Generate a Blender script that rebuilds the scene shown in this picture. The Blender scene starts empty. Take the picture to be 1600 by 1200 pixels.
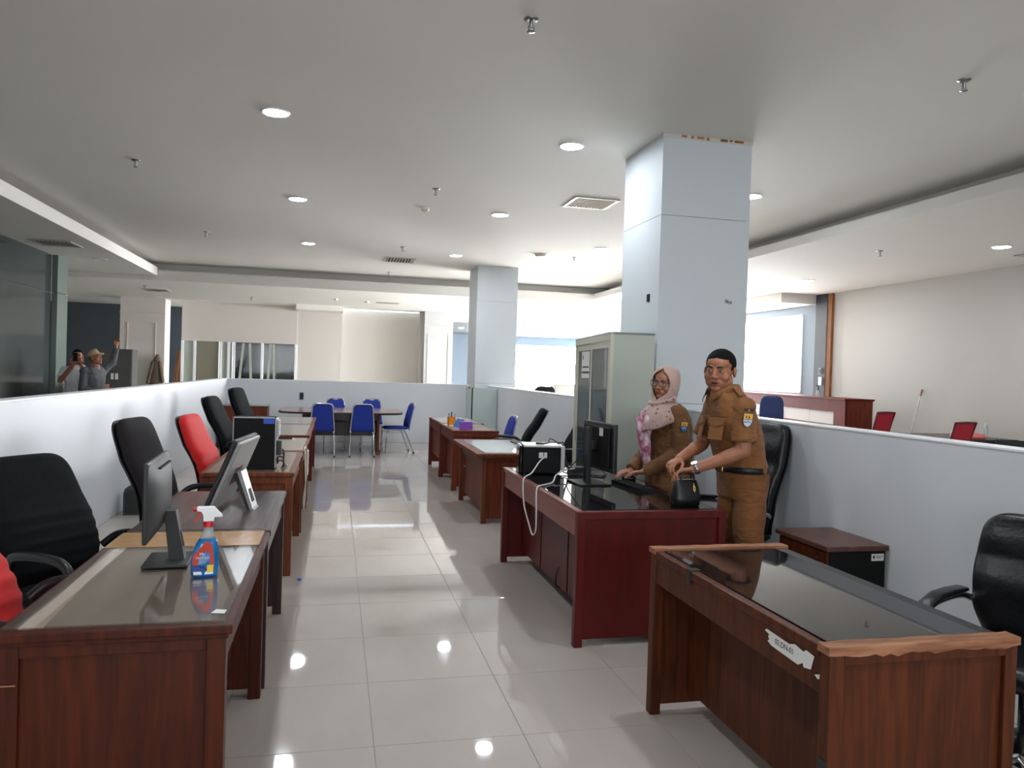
import bpy, bmesh, math, random
from mathutils import Vector, Matrix, Euler
random.seed(7)
PI = math.pi
sc = bpy.context.scene
C = sc.collection
# ---------------------------------------------------------------- camera
CAM_H = 1.53
Rm = Matrix(((0.97385663, -0.02637518, -0.22562717),
             (-0.22510748, 0.02128289, -0.97410146),
             (0.0304941, 0.99942553, 0.01478923)))
cam_d = bpy.data.cameras.new('camera')
cam = bpy.data.objects.new('camera', cam_d); C.objects.link(cam)
cam_d.sensor_fit = 'HORIZONTAL'; cam_d.sensor_width = 36.0
cam_d.lens = 36.0 * 1190.0 / 1600.0
cam_d.clip_start = 0.05; cam_d.clip_end = 200
cam.matrix_world = Matrix.Translation((0, 0, CAM_H)) @ Rm.to_4x4()
sc.camera = cam
# ---------------------------------------------------------------- world, exposure
W = bpy.data.worlds.new('sky'); sc.world = W; W.use_nodes = True
bg = W.node_tree.nodes['Background']
bg.inputs[0].default_value = (0.80, 0.90, 1.0, 1); bg.inputs[1].default_value = 1.0
sc.view_settings.view_transform = 'Standard'
sc.view_settings.look = 'None'
sc.view_settings.gamma = 1.0
sc.view_settings.use_curve_mapping = False
sc.view_settings.exposure = 1.6
LAMP = 82.0        # radiance of the ceiling downlights
DAY = 23.0          # radiance of the unseen panes added along the right outer wall

# ---------------------------------------------------------------- materials
def lin(c):
    return tuple(((v / 255) / 12.92 if v / 255 <= 0.04045 else ((v / 255 + 0.055) / 1.055) ** 2.4) for v in c)
def nodes(name):
    m = bpy.data.materials.new(name); m.use_nodes = True
    nt = m.node_tree; b = nt.nodes['Principled BSDF']
    return m, nt, b
def mat(name, rgb, rough=0.5, metal=0.0, var=0.06, scale=8.0, bump=0.0, bscale=60.0, coat=0.0, spec=0.5, sheen=0.0):
    """plain surface with a little procedural unevenness of colour and relief"""
    m, nt, b = nodes(name); N = nt.nodes; L = nt.links
    c = lin(rgb)
    tc = N.new('ShaderNodeTexCoord')
    nz = N.new('ShaderNodeTexNoise'); nz.inputs['Scale'].default_value = scale; nz.inputs['Detail'].default_value = 3
    L.new(tc.outputs['Object'], nz.inputs['Vector'])
    rp = N.new('ShaderNodeValToRGB')
    rp.color_ramp.elements[0].position = 0.3; rp.color_ramp.elements[1].position = 0.7
    rp.color_ramp.elements[0].color = (*[v * (1 - var) for v in c], 1)
    rp.color_ramp.elements[1].color = (*[min(1, v * (1 + var)) for v in c], 1)
    L.new(nz.outputs['Fac'], rp.inputs['Fac']); L.new(rp.outputs['Color'], b.inputs['Base Color'])
    b.inputs['Roughness'].default_value = rough; b.inputs['Metallic'].default_value = metal
    b.inputs['Coat Weight'].default_value = coat; b.inputs['Specular IOR Level'].default_value = spec
    if sheen: b.inputs['Sheen Weight'].default_value = sheen
    if bump:
        n2 = N.new('ShaderNodeTexNoise'); n2.inputs['Scale'].default_value = bscale; n2.inputs['Detail'].default_value = 4
        L.new(tc.outputs['Object'], n2.inputs['Vector'])
        bp = N.new('ShaderNodeBump'); bp.inputs['Strength'].default_value = bump; bp.inputs['Distance'].default_value = 0.01
        L.new(n2.outputs['Fac'], bp.inputs['Height']); L.new(bp.outputs['Normal'], b.inputs['Normal'])
    return m
def wood(name, dark, light, rough=0.35, stretch=(14, 14, 1.2), coat=0.05, spec=0.3):
    m, nt, b = nodes(name); N = nt.nodes; L = nt.links
    tc = N.new('ShaderNodeTexCoord'); mp = N.new('ShaderNodeMapping')
    mp.inputs['Scale'].default_value = stretch
    L.new(tc.outputs['Object'], mp.inputs['Vector'])
    nz = N.new('ShaderNodeTexNoise'); nz.inputs['Scale'].default_value = 2.2; nz.inputs['Detail'].default_value = 6
    nz.inputs['Distortion'].default_value = 0.7
    L.new(mp.outputs['Vector'], nz.inputs['Vector'])
    rp = N.new('ShaderNodeValToRGB')
    rp.color_ramp.elements[0].position = 0.32; rp.color_ramp.elements[1].position = 0.72
    rp.color_ramp.elements[0].color = (*lin(dark), 1); rp.color_ramp.elements[1].color = (*lin(light), 1)
    L.new(nz.outputs['Fac'], rp.inputs['Fac']); L.new(rp.outputs['Color'], b.inputs['Base Color'])
    b.inputs['Roughness'].default_value = rough; b.inputs['Coat Weight'].default_value = coat
    b.inputs['Coat Roughness'].default_value = 0.15; b.inputs['Specular IOR Level'].default_value = spec
    bp = N.new('ShaderNodeBump'); bp.inputs['Strength'].default_value = 0.05; bp.inputs['Distance'].default_value = 0.003
    L.new(nz.outputs['Fac'], bp.inputs['Height']); L.new(bp.outputs['Normal'], b.inputs['Normal'])
    return m
def emit(name, rgb, strength):
    m, nt, b = nodes(name)
    b.inputs['Base Color'].default_value = (*lin(rgb), 1)
    b.inputs['Emission Color'].default_value = (*lin(rgb), 1); b.inputs['Emission Strength'].default_value = strength
    return m
def glassy(name, rgb, rough=0.03, alpha=0.35):
    """thin tinted pane: partly see-through, mirror-like sheen"""
    m, nt, b = nodes(name); N = nt.nodes; L = nt.links
    out = N['Material Output']
    b.inputs['Base Color'].default_value = (*lin(rgb), 1); b.inputs['Roughness'].default_value = rough
    tr = N.new('ShaderNodeBsdfTransparent'); tr.inputs[0].default_value = (*[0.55 + 0.45 * v for v in lin(rgb)], 1)
    mx = N.new('ShaderNodeMixShader'); mx.inputs[0].default_value = alpha
    L.new(tr.outputs[0], mx.inputs[1]); L.new(b.outputs[0], mx.inputs[2]); L.new(mx.outputs[0], out.inputs['Surface'])
    return m
def real_glass(name, rgb, rough=0.0, ior=1.45):
    m, nt, b = nodes(name)
    b.inputs['Base Color'].default_value = (*lin(rgb), 1); b.inputs['Roughness'].default_value = rough
    b.inputs['Transmission Weight'].default_value = 1.0; b.inputs['IOR'].default_value = ior
    return m

M = {}
M['wall'] = mat('white_wall_paint', (214, 217, 220), 0.55, var=0.015, scale=1.5, bump=0.03, bscale=25)
M['cap'] = mat('white_cap_paint', (240, 242, 243), 0.4, var=0.01)
M['ceil'] = mat('ceiling_paint', (228, 225, 218), 0.85, var=0.02, scale=0.5)
M['ceil_far'] = mat('darkened_ceiling_paint', (78, 83, 84), 0.85, var=0.02, scale=0.5)  # ceiling paint darkened to offset the strong window light in the far room
M['toned_white'] = mat('toned_down_white_paint', (176, 176, 174), 0.7, var=0.02, scale=0.8)  # white of pier and header, lowered against the bright daylight there
M['cream'] = mat('cream_wall_paint', (206, 200, 192), 0.6, var=0.015, scale=1.0)
M['creamR'] = mat('cream_wall_paint_toned_down', (190, 186, 179), 0.6, var=0.015, scale=1.0)  # darker copy of the cream, holds down the light on the right wall
M['column'] = mat('column_paint', (206, 213, 217), 0.5, var=0.015, scale=1.2)
M['bluegrey'] = mat('blue_grey_paint', (126, 139, 151), 0.6, var=0.03, scale=1.0)
M['darkwall'] = mat('dark_slate_paint', (70, 78, 86), 0.5, var=0.06, scale=1.0)
M['charcoal'] = mat('charcoal_panel', (58, 62, 70), 0.5)
M['tile'] = None
M['grout'] = mat('grout', (146, 142, 134), 0.8)
M['outerfloor'] = mat('outer_floor', (170, 166, 158), 0.15, var=0.03, scale=1.0)
M['chrome'] = mat('chrome', (205, 205, 208), 0.12, 1.0, var=0.02)
M['steel'] = mat('brushed_steel', (150, 150, 150), 0.35, 1.0)
M['blackplastic'] = mat('black_plastic', (22, 23, 25), 0.35, var=0.1)
M['blackgloss'] = mat('black_gloss', (10, 10, 11), 0.06, var=0.05, coat=0.4)
M['blackmatte'] = mat('black_matte', (13, 14, 15), 0.7, var=0.1, spec=.25)
M['greyplastic'] = mat('grey_plastic', (38, 40, 39), 0.55)
M['silverplastic'] = mat('silver_plastic', (150, 152, 152), 0.3, 0.3)
M['whiteplastic'] = mat('white_plastic', (235, 236, 236), 0.35, var=0.02)
M['redplastic'] = mat('red_plastic', (190, 20, 25), 0.35, var=0.04)
M['creamplastic'] = mat('cream_plastic', (222, 210, 188), 0.4, var=0.02)
M['fabric_black'] = mat('black_fabric', (15, 16, 18), 0.9, var=0.15, scale=40, bump=0.25, bscale=260, spec=.2)
M['fabric_brownblack'] = mat('brown_black_fabric', (36, 31, 33), 0.85, var=0.12, scale=30, bump=0.2, bscale=240, spec=.25)
M['fabric_red'] = mat('red_fabric', (205, 22, 20), 0.8, var=0.08, scale=30, bump=0.2, bscale=240, sheen=0.1)
M['fabric_blue'] = mat('royal_blue_fabric', (22, 50, 150), 0.75, var=0.06, scale=30, bump=0.1, bscale=200)
M['fabric_navy'] = mat('navy_fabric', (40, 56, 100), 0.75, var=0.06, scale=30)
M['leather'] = mat('black_leather', (13, 14, 17), 0.36, var=0.15, scale=20, bump=0.25, bscale=45)
M['mesh_red'] = mat('red_mesh_fabric', (190, 40, 58), 0.8, var=0.06, scale=60)
M['paper'] = mat('paper', (225, 225, 220), 0.7, var=0.02)
M['ink'] = mat('ink', (45, 45, 50), 0.7)
M['cable_white'] = mat('white_cable', (215, 212, 208), 0.45)
M['cable_black'] = mat('black_cable', (18, 18, 18), 0.5)
M['metal_cream'] = mat('grey_green_steel', (172, 180, 168), 0.4, var=0.02, scale=2.0, bump=0.02)
M['metal_cream2'] = mat('ivory_steel', (196, 196, 178), 0.4, var=0.02, scale=2.0)
M['frost'] = glassy('frosted_glass', (205, 218, 215), 0.25, 0.7)
M['cabglass'] = glassy('cabinet_glass', (90, 110, 112), 0.03, 0.45)
M['tablepane'] = None
M['darkglass'] = mat('dark_tinted_glass', (56, 63, 63), 0.12, var=0.08, scale=0.6, spec=.3)
M['greenglass'] = mat('green_glass_edge', (104, 118, 110), 0.2, var=0.05, scale=0.8)
M['lamp'] = emit('lamp_diffuser', (240, 247, 255), LAMP)
M['day'] = emit('added_window_pane', (248, 250, 255), DAY)
M['dayblind'] = emit('white_roller_blind_backlit', (248, 250, 255), 7.0)
M['rear_fill'] = emit('added_rear_light_pane', (245, 249, 255), 1.45)
M['day2'] = emit('far_daylit_window_pane', (250, 251, 255), 42.0)
M['w_left'] = wood('mahogany_stain', (52, 19, 8), (84, 34, 15), 0.45, spec=.2)
M['w_lefttop'] = wood('walnut_top', (128, 106, 94), (152, 130, 116), 0.2, (6, 1.0, 6))
M['w_dark'] = wood('dark_walnut', (40, 24, 22), (66, 46, 42), 0.3)
M['w_darktop'] = wood('dark_worn_top', (62, 46, 44), (104, 90, 88), 0.28, (9, 1.2, 9))
M['w_orange'] = wood('teak_stain', (84, 40, 19), (124, 65, 33), 0.5, spec=.25)
M['w_orangetop'] = wood('teak_top', (110, 84, 68), (150, 124, 104), 0.2, (6, 1.0, 6))
M['w_red'] = wood('red_mahogany', (74, 15, 11), (92, 21, 16), 0.4, (5, 5, 0.7))
M['w_counter'] = wood('counter_veneer', (86, 26, 20), (110, 36, 28), 0.6, (5, 5, 0.7), 0.0, 0.08)
M['w_redlight'] = wood('red_mahogany_edge', (118, 62, 54), (142, 82, 72), 0.3, (6, 1.0, 6))
M['w_brown'] = wood('brown_teak', (64, 29, 12), (96, 47, 21), 0.5, spec=.2)
M['w_worn'] = wood('worn_bare_teak', (120, 72, 46), (182, 132, 98), 0.55, (1.5, 20, 20), 0.0)
M['w_rd4'] = wood('reddish_teak', (84, 32, 16), (118, 52, 28), 0.5, spec=.25)
M['w_greytop'] = wood('grey_laminate_top', (128, 124, 118), (150, 146, 140), 0.18, (5, 1.0, 5))
M['w_conf'] = wood('conference_veneer', (136, 104, 88), (164, 134, 116), 0.15, (1, 6, 6))
M['w_plank'] = wood('bare_plank', (120, 74, 42), (156, 104, 64), 0.6)
M['cardboard'] = mat('brown_tape', (176, 134, 88), 0.22, var=0.14, scale=9, bump=0.15, bscale=30)
M['papertape'] = mat('pale_paper_strip', (164, 140, 122), 0.5, var=0.06, scale=20)

def tile_mat():
    m, nt, b = nodes('polished_porcelain'); N = nt.nodes; L = nt.links
    g = N.new('ShaderNodeNewGeometry'); mp = N.new('ShaderNodeMapping'); mp.inputs['Scale'].default_value = (1.2, 0.5, 1)
    L.new(g.outputs['Position'], mp.inputs['Vector'])
    nz = N.new('ShaderNodeTexNoise'); nz.inputs['Scale'].default_value = 1.4; nz.inputs['Detail'].default_value = 5
    L.new(mp.outputs['Vector'], nz.inputs['Vector'])
    rp = N.new('ShaderNodeValToRGB')
    rp.color_ramp.elements[0].position = 0.3; rp.color_ramp.elements[1].position = 0.7
    rp.color_ramp.elements[0].color = (*lin((178, 168, 160)), 1); rp.color_ramp.elements[1].color = (*lin((194, 185, 177)), 1)
    L.new(nz.outputs['Fac'], rp.inputs['Fac']); L.new(rp.outputs['Color'], b.inputs['Base Color'])
    # dust smears: rougher patches
    n2 = N.new('ShaderNodeTexNoise'); n2.inputs['Scale'].default_value = 2.3; n2.inputs['Detail'].default_value = 4
    L.new(g.outputs['Position'], n2.inputs['Vector'])
    mr = N.new('ShaderNodeMapRange'); mr.inputs[1].default_value = 0.45; mr.inputs[2].default_value = 0.8
    mr.inputs[3].default_value = 0.03; mr.inputs[4].default_value = 0.08
    L.new(n2.outputs['Fac'], mr.inputs[0]); L.new(mr.outputs[0], b.inputs['Roughness'])
    b.inputs['Specular IOR Level'].default_value = 0.7
    return m
M['tile'] = tile_mat()
def pane_mat():
    """clear glass sheet lying on a wood top: sharp reflections over the grain"""
    m, nt, b = nodes('glass_sheet'); N = nt.nodes; L = nt.links
    out = N['Material Output']
    tr = N.new('ShaderNodeBsdfTransparent'); tr.inputs[0].default_value = (0.97, 0.985, 0.975, 1)
    gl = N.new('ShaderNodeBsdfGlossy'); gl.inputs['Roughness'].default_value = 0.02
    lw = N.new('ShaderNodeLayerWeight'); lw.inputs['Blend'].default_value = 0.5
    pw = N.new('ShaderNodeMath'); pw.operation = 'POWER'; pw.inputs[1].default_value = 4.0
    fr = N.new('ShaderNodeMath'); fr.operation = 'MULTIPLY_ADD'; fr.inputs[1].default_value = 0.9; fr.inputs[2].default_value = 0.04
    L.new(lw.outputs['Facing'], pw.inputs[0]); L.new(pw.outputs[0], fr.inputs[0])
    mx = N.new('ShaderNodeMixShader')
    L.new(fr.outputs[0], mx.inputs[0]); L.new(tr.outputs[0], mx.inputs[1]); L.new(gl.outputs[0], mx.inputs[2])
    L.new(mx.outputs[0], out.inputs['Surface'])
    return m
M['tablepane'] = pane_mat()

# ---------------------------------------------------------------- mesh helpers
class MB:
    def __init__(s): s.v = []; s.f = []; s.smooth = []
    def add(s, vs, fs, smooth=False):
        o = len(s.v); s.v += [tuple(v) for v in vs]
        s.f += [tuple(i + o for i in f) for f in fs]; s.smooth += [smooth] * len(fs)
        return s
    def box(s, x0, x1, y0, y1, z0, z1, b=0.0):
        x0, x1 = min(x0, x1), max(x0, x1); y0, y1 = min(y0, y1), max(y0, y1); z0, z1 = min(z0, z1), max(z0, z1)
        b = min(b, (x1 - x0) * 0.45, (y1 - y0) * 0.45, (z1 - z0) * 0.45)
        if b <= 0:
            vs = [(x, y, z) for z in (z0, z1) for y in (y0, y1) for x in (x0, x1)]
            return s.add(vs, [(0, 2, 3, 1), (4, 5, 7, 6), (0, 1, 5, 4), (2, 6, 7, 3), (0, 4, 6, 2), (1, 3, 7, 5)])
        bm = bmesh.new(); r = bmesh.ops.create_cube(bm, size=1)
        for v in bm.verts:
            v.co = Vector(((x0 + x1) / 2 + v.co.x * (x1 - x0), (y0 + y1) / 2 + v.co.y * (y1 - y0), (z0 + z1) / 2 + v.co.z * (z1 - z0)))
        bmesh.ops.bevel(bm, geom=list(bm.edges), offset=b, segments=2, profile=0.5, affect='EDGES')
        return s.bm(bm)
    def bm(s, bm, smooth=False):
        bm.verts.index_update()
        vs = [tuple(v.co) for v in bm.verts]; fs = [tuple(v.index for v in f.verts) for f in bm.faces]
        bm.free(); return s.add(vs, fs, smooth)
    def tube(s, pts, r, n=8, caps=True, smooth=True, closed=False):
        pts = [Vector(p) for p in pts]; k = len(pts)
        rs = r if isinstance(r, (list, tuple)) else [r] * k
        rings = []; up = None
        for i, p in enumerate(pts):
            if closed: d = pts[(i + 1) % k] - pts[i - 1]
            else: d = pts[min(i + 1, k - 1)] - pts[max(i - 1, 0)]
            d.normalize()
            if up is None:
                up = Vector((0, 0, 1)) if abs(d.z) < 0.9 else Vector((1, 0, 0))
            u = d.cross(up); 
            if u.length < 1e-5: u = d.cross(Vector((0.3, 1, 0.2)))
            u.normalize(); w = u.cross(d); w.normalize(); up = w
            rings.append([p + (u * math.cos(2 * PI * j / n) + w * math.sin(2 * PI * j / n)) * rs[i] for j in range(n)])
        vs = [v for rg in rings for v in rg]; fs = []
        m = k if closed else k - 1
        for i in range(m):
            a = i * n; b2 = ((i + 1) % k) * n
            for j in range(n):
                fs.append((a + j, a + (j + 1) % n, b2 + (j + 1) % n, b2 + j))
        s.add(vs, fs, smooth)
        if caps and not closed:
            s.add(rings[0], [tuple(range(n))[::-1]]); s.add(rings[-1], [tuple(range(n))])
        return s
    def lathe(s, prof, n=24, c=(0, 0, 0), smooth=True, sx=1, sy=1):
        vs = []; fs = []
        for r, z in prof:
            for j in range(n):
                a = 2 * PI * j / n; vs.append((c[0] + r * sx * math.cos(a), c[1] + r * sy * math.sin(a), c[2] + z))
        for i in range(len(prof) - 1):
            for j in range(n):
                fs.append((i * n + j, i * n + (j + 1) % n, (i + 1) * n + (j + 1) % n, (i + 1) * n + j))
        s.add(vs, fs, smooth)
        k = len(prof)
        s.add(vs[:n], [tuple(range(n))[::-1]]); s.add(vs[(k - 1) * n:], [tuple(range(n))])
        return s
    def prism(s, poly, a0, a1, axis='y'):
        """extrude polygon: axis y -> poly (x,z); x -> poly (y,z); z -> poly (x,y)"""
        n = len(poly)
        def P(p, a): return {'y': (p[0], a, p[1]), 'x': (a, p[0], p[1]), 'z': (p[0], p[1], a)}[axis]
        vs = [P(p, a0) for p in poly] + [P(p, a1) for p in poly]
        fs = [tuple(range(n)), tuple(range(2 * n - 1, n - 1, -1))]
        fs += [(i, i + n, (i + 1) % n + n, (i + 1) % n) for i in range(n)]
        return s.add(vs, fs)
    def ell(s, c, r, rot=None, n=16, m=10):
        vs = []; fs = []
        R = rot if rot is not None else Matrix.Identity(3)
        c = Vector(c)
        for i in range(1, m):
            t = PI * i / m
            for j in range(n):
                a = 2 * PI * j / n
                vs.append(c + R @ Vector((r[0] * math.sin(t) * math.cos(a), r[1] * math.sin(t) * math.sin(a), r[2] * math.cos(t))))
        top = len(vs); vs.append(c + R @ Vector((0, 0, r[2]))); bot = len(vs); vs.append(c + R @ Vector((0, 0, -r[2])))
        for i in range(m - 2):
            for j in range(n):
                fs.append((i * n + j, (i + 1) * n + j, (i + 1) * n + (j + 1) % n, i * n + (j + 1) % n))
        for j in range(n):
            fs.append((top, j, (j + 1) % n)); fs.append((bot, (m - 2) * n + (j + 1) % n, (m - 2) * n + j))
        return s.add(vs, fs, True)
    def cap(s, p0, r0, p1, r1, n=14):
        """tapered capsule"""
        p0 = Vector(p0); p1 = Vector(p1); d = (p1 - p0); Ln = d.length; d.normalize()
        pts = []; rs = []
        for k in range(4):
            a = PI / 2 * (1 - k / 4); pts.append(p0 - d * r0 * math.sin(a) * 1.0); rs.append(max(1e-4, r0 * math.cos(a)))
        pts.append(p0); rs.append(r0); pts.append(p1); rs.append(r1)
        for k in range(1, 5):
            a = PI / 2 * k / 4; pts.append(p1 + d * r1 * math.sin(a)); rs.append(max(1e-4, r1 * math.cos(a)))
        return s.tube(pts, rs, n=n)
    def loft(s, rings, n=28, pw=2.0):
        """closed loft through rings (cx, cy, z, rx, ry); superellipse exponent pw"""
        vs = []; fs = []
        for (cx, cy, z, rx, ry) in rings:
            for j in range(n):
                a = 2 * PI * j / n; ca, sa = math.cos(a), math.sin(a)
                vs.append((cx + rx * math.copysign(abs(ca) ** (2 / pw), ca), cy + ry * math.copysign(abs(sa) ** (2 / pw), sa), z))
        k = len(rings)
        for i in range(k - 1):
            for j in range(n):
                fs.append((i * n + j, i * n + (j + 1) % n, (i + 1) * n + (j + 1) % n, (i + 1) * n + j))
        fs.append(tuple(range(n))[::-1]); fs.append(tuple(range((k - 1) * n, k * n)))
        return s.add(vs, fs, True)
    def xf(s, mtx):
        s.v = [tuple(mtx @ Vector(v)) for v in s.v]; return s
    def join(s, o): return s.add(o.v, o.f) if not o.smooth else s._j(o)
    def _j(s, o):
        k = len(s.v); s.v += o.v; s.f += [tuple(i + k for i in f) for f in o.f]; s.smooth += o.smooth; return s
    def mesh(s, name, off=(0, 0, 0)):
        me = bpy.data.meshes.new(name)
        me.from_pydata([(v[0] - off[0], v[1] - off[1], v[2] - off[2]) for v in s.v], [], s.f)
        me.polygons.foreach_set('use_smooth', s.smooth); me.update()
        bm = bmesh.new(); bm.from_mesh(me); bmesh.ops.recalc_face_normals(bm, faces=bm.faces); bm.to_mesh(me); bm.free()
        return me
def bez(p, n=12):
    """Catmull-Rom through points"""
    p = [Vector(q) for q in p]; out = []
    q = [p[0]] + p + [p[-1]]
    for i in range(1, len(q) - 2):
        for k in range(n):
            t = k / n; a, b, c, d = q[i - 1], q[i], q[i + 1], q[i + 2]
            out.append(0.5 * ((2 * b) + (c - a) * t + (2 * a - 5 * b + 4 * c - d) * t * t + (3 * b - a - 3 * c + d) * t ** 3))
    out.append(p[-1]); return out
def rrect(x0, x1, y0, y1, r, n=5):
    out = []
    for cx, cy, a0 in ((x1 - r, y1 - r, 0), (x0 + r, y1 - r, PI / 2), (x0 + r, y0 + r, PI), (x1 - r, y0 + r, 1.5 * PI)):
        for k in range(n + 1):
            a = a0 + PI / 2 * k / n; out.append((cx + r * math.cos(a), cy + r * math.sin(a)))
    return out
def tag(o, label=None, cat=None, group=None, kind=None):
    if label: o['label'] = label
    if cat: o['category'] = cat
    if group: o['group'] = group
    if kind: o['kind'] = kind
    return o
def thing(name, label, cat, loc=(0, 0, 0), rz=0.0, group=None):
    o = bpy.data.objects.new(name, None); C.objects.link(o); o.empty_display_size = 0.1
    o.location = loc; o.rotation_euler = (0, 0, rz)
    return tag(o, label, cat, group)
def part(name, mb, m, parent, world=False, label=None):
    """one mesh part; world=True: coordinates are world coordinates of an unrotated thing"""
    off = (0, 0, 0)
    if world:
        p = parent
        while p is not None: off = tuple(off[i] + p.location[i] for i in range(3)); p = p.parent
    me = mb.mesh(name, off) if isinstance(mb, MB) else mb
    if m is not None and not me.materials: me.materials.append(M[m] if isinstance(m, str) else m)
    o = bpy.data.objects.new(name, me); C.objects.link(o); o.parent = parent
    if label: o['label'] = label
    return o
def solo(name, mb, m, label, cat, loc=(0, 0, 0), group=None, kind=None):
    me = mb.mesh(name, loc); me.materials.append(M[m] if isinstance(m, str) else m)
    o = bpy.data.objects.new(name, me); C.objects.link(o); o.location = loc
    return tag(o, label, cat, group, kind)
def struct(name, mb, m, label=None, loc=(0, 0, 0)):
    return solo(name, mb, m, label, None, loc, None, 'structure')
def copy_tree(o, parent=None):
    c = o.copy(); C.objects.link(c); c.parent = parent
    for ch in list(o.children): copy_tree(ch, c)
    return c
def text_mesh(txt, size, m, name, parent, mtx):
    cu = bpy.data.curves.new(name, 'FONT'); cu.body = txt; cu.size = size; cu.extrude = 0.0002
    cu.align_x = 'CENTER'; cu.align_y = 'CENTER'
    t = bpy.data.objects.new(name, cu); C.objects.link(t)
    bpy.context.view_layer.update()
    dg = bpy.context.evaluated_depsgraph_get()
    me = bpy.data.meshes.new_from_object(t.evaluated_get(dg)); bpy.data.objects.remove(t)
    me.transform(mtx); me.materials.clear(); me.materials.append(M[m])
    o = bpy.data.objects.new(name, me); C.objects.link(o); o.parent = parent
    return o
# ================================================================ SETTING
XL, XR, YB = -2.09, 3.06, 16.0       # inner faces of the low partitions
Z1, ZS, ZB = 3.70, 3.40, 3.30        # tray ceiling, side soffits, back soffit
# floor: slab plus porcelain tiles inside the partitions
fl = struct('floor', MB().box(-12, 14, -6, 40, -0.12, -0.004), 'outerfloor', 'grey polished floor')
tx = 0.19 - 0.625 * 4
tile_me = {}
ty0 = 3.10 - 0.64 * 5
k = 0
for i in range(9):
    for j in range(25):
        x0 = tx + i * 0.625; x1 = x0 + 0.625; y0 = ty0 + j * 0.64; y1 = y0 + 0.64
        x0c, x1c = max(x0, XL), min(x1, XR); y1c = min(y1, YB)
        if x1c - x0c < 0.02 or y1c - y0 < 0.02: continue
        key = (round(x1c - x0c, 3), round(y1c - y0, 3))
        if key not in tile_me:
            g = 0.0016
            me = MB().box(g, key[0] - g, g, key[1] - g, -0.0035, 0.0, 0.0012).mesh('tile'); me.materials.append(M['tile']); tile_me[key] = me
        o = bpy.data.objects.new('tile', tile_me[key]); C.objects.link(o); o.parent = fl; o.location = (x0c, y0, 0)
part('grout_bed', MB().box(XL, XR, ty0, YB, -0.0039, -0.0022), 'grout', fl)

# ceiling tray + soffits with shadow-gap coves
ce = struct('ceiling', MB().box(-12, 14, -6, 23.5, Z1, Z1 + 0.12), 'ceil', 'white plaster ceiling')
def soffit(name, x0, x1, y0, y1, zb, zt, side, lab):
    o = struct(name, MB().box(x0, x1, y0, y1, zb, zt), 'ceil', lab)
    r = MB(); g = 0.38
    if side == 'L': r.box(x0, x1 - g, y0, y1, zt, Z1)
    if side == 'R': r.box(x0 + g, x1, y0, y1, zt, Z1)
    if side == 'B': r.box(x0, x1, y0 + g, y1, zt, Z1)
    part('cove_riser', r, 'ceil', o)
    return o
soffit('trim_1', -12, -3.82, -6, 17.85, ZS, ZS + 0.18, 'L', 'white lowered ceiling edge along the left')
soffit('trim_2', 6.15, 14, -6, 17.85, ZS, ZS + 0.13, 'R', 'white lowered ceiling edge along the right')
soffit('trim_3', -12, 14, 17.85, 23.5, ZB, ZB + 0.22, 'B', 'white lowered ceiling edge across the back')
# low partitions
T = 0.12
def lowwall(name, b, capb, lab):
    o = struct(name, MB().box(*b), 'wall', lab); part('wall_cap', MB().box(*capb, 0.004), 'cap', o); return o
lowwall('wall_left', (XL - T, XL, -3, YB + T, 0, 1.235), (XL - T - 0.004, XL + 0.004, -3, YB + T, 1.235, 1.25), 'low white partition wall on the left')
lowwall('wall_back', (XL, XR, YB, YB + T, 0, 1.235), (XL, XR + T, YB - 0.004, YB + T, 1.235, 1.25), 'low white partition wall across the back')
lowwall('wall_right', (XR, XR + T, -3, YB + T, 0, 1.235), (XR - 0.004, XR + T + 0.004, -3, YB, 1.235, 1.25), 'low white partition wall on the right')
# square columns
def column(name, x0, x1, y0, y1, z1, lab, seam=True, m='column'):
    o = thing(name, lab, 'column', ((x0 + x1) / 2, (y0 + y1) / 2, 0)); o['kind'] = 'structure'
    zs = [0, 1.30, 2.98, z1]
    for a, b in zip(zs, zs[1:]):
        part('cladding_panel', MB().box(x0, x1, y0, y1, a, b - (0.003 if b < z1 else 0), 0.002), m, o, True)
    part('core', MB().box(x0 + 0.02, x1 - 0.02, y0 + 0.02, y1 - 0.02, 0, z1), 'charcoal', o, True)
    return o
col1 = column('column', 2.78, 3.65, 6.33, 7.24, Z1, 'large white square column behind the two standing people')
col2 = column('column', 2.77, 3.62, 15.35, 16.3, Z1, 'white square column at the far end of the back partition')
# crumbling plaster at the head of the near column, plate and hooks
cr = MB()
for a, b, h in ((2.95, 3.0, .010), (3.04, 3.07, .014), (3.10, 3.17, .012), (3.19, 3.22, .016), (3.33, 3.40, .013), (3.42, 3.45, .008), (3.47, 3.56, .012)):
    cr.box(a, b, 6.323, 6.332, Z1 - 0.012 - h, Z1 - 0.004)
part('chipped_plaster', cr, 'w_worn', col1, True, 'brown chipped plaster at the column head')
part('bare_plaster_edge', MB().box(2.775, 3.655, 6.325, 6.335, Z1 - 0.035, Z1 - 0.0005), 'cream', col1, True)
part('socket_hole', MB().box(2.772, 2.782, 6.52, 6.58, 2.22, 2.29, .003), 'blackmatte', col1, True)
hk = MB(); hk.tube(bez([(3.44, 6.335, 2.24), (3.45, 6.30, 2.235), (3.475, 6.30, 2.22), (3.48, 6.31, 2.24)], 5), 0.005, 6)
hk.box(3.43, 3.46, 6.322, 6.331, 2.225, 2.255)
part('wall_hook', hk, 'steel', col1, True)

# ---- beyond the back partition
YW = 23.4
def wl(name, b, m, lab): return struct(name, MB().box(*b), m, lab)
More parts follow.
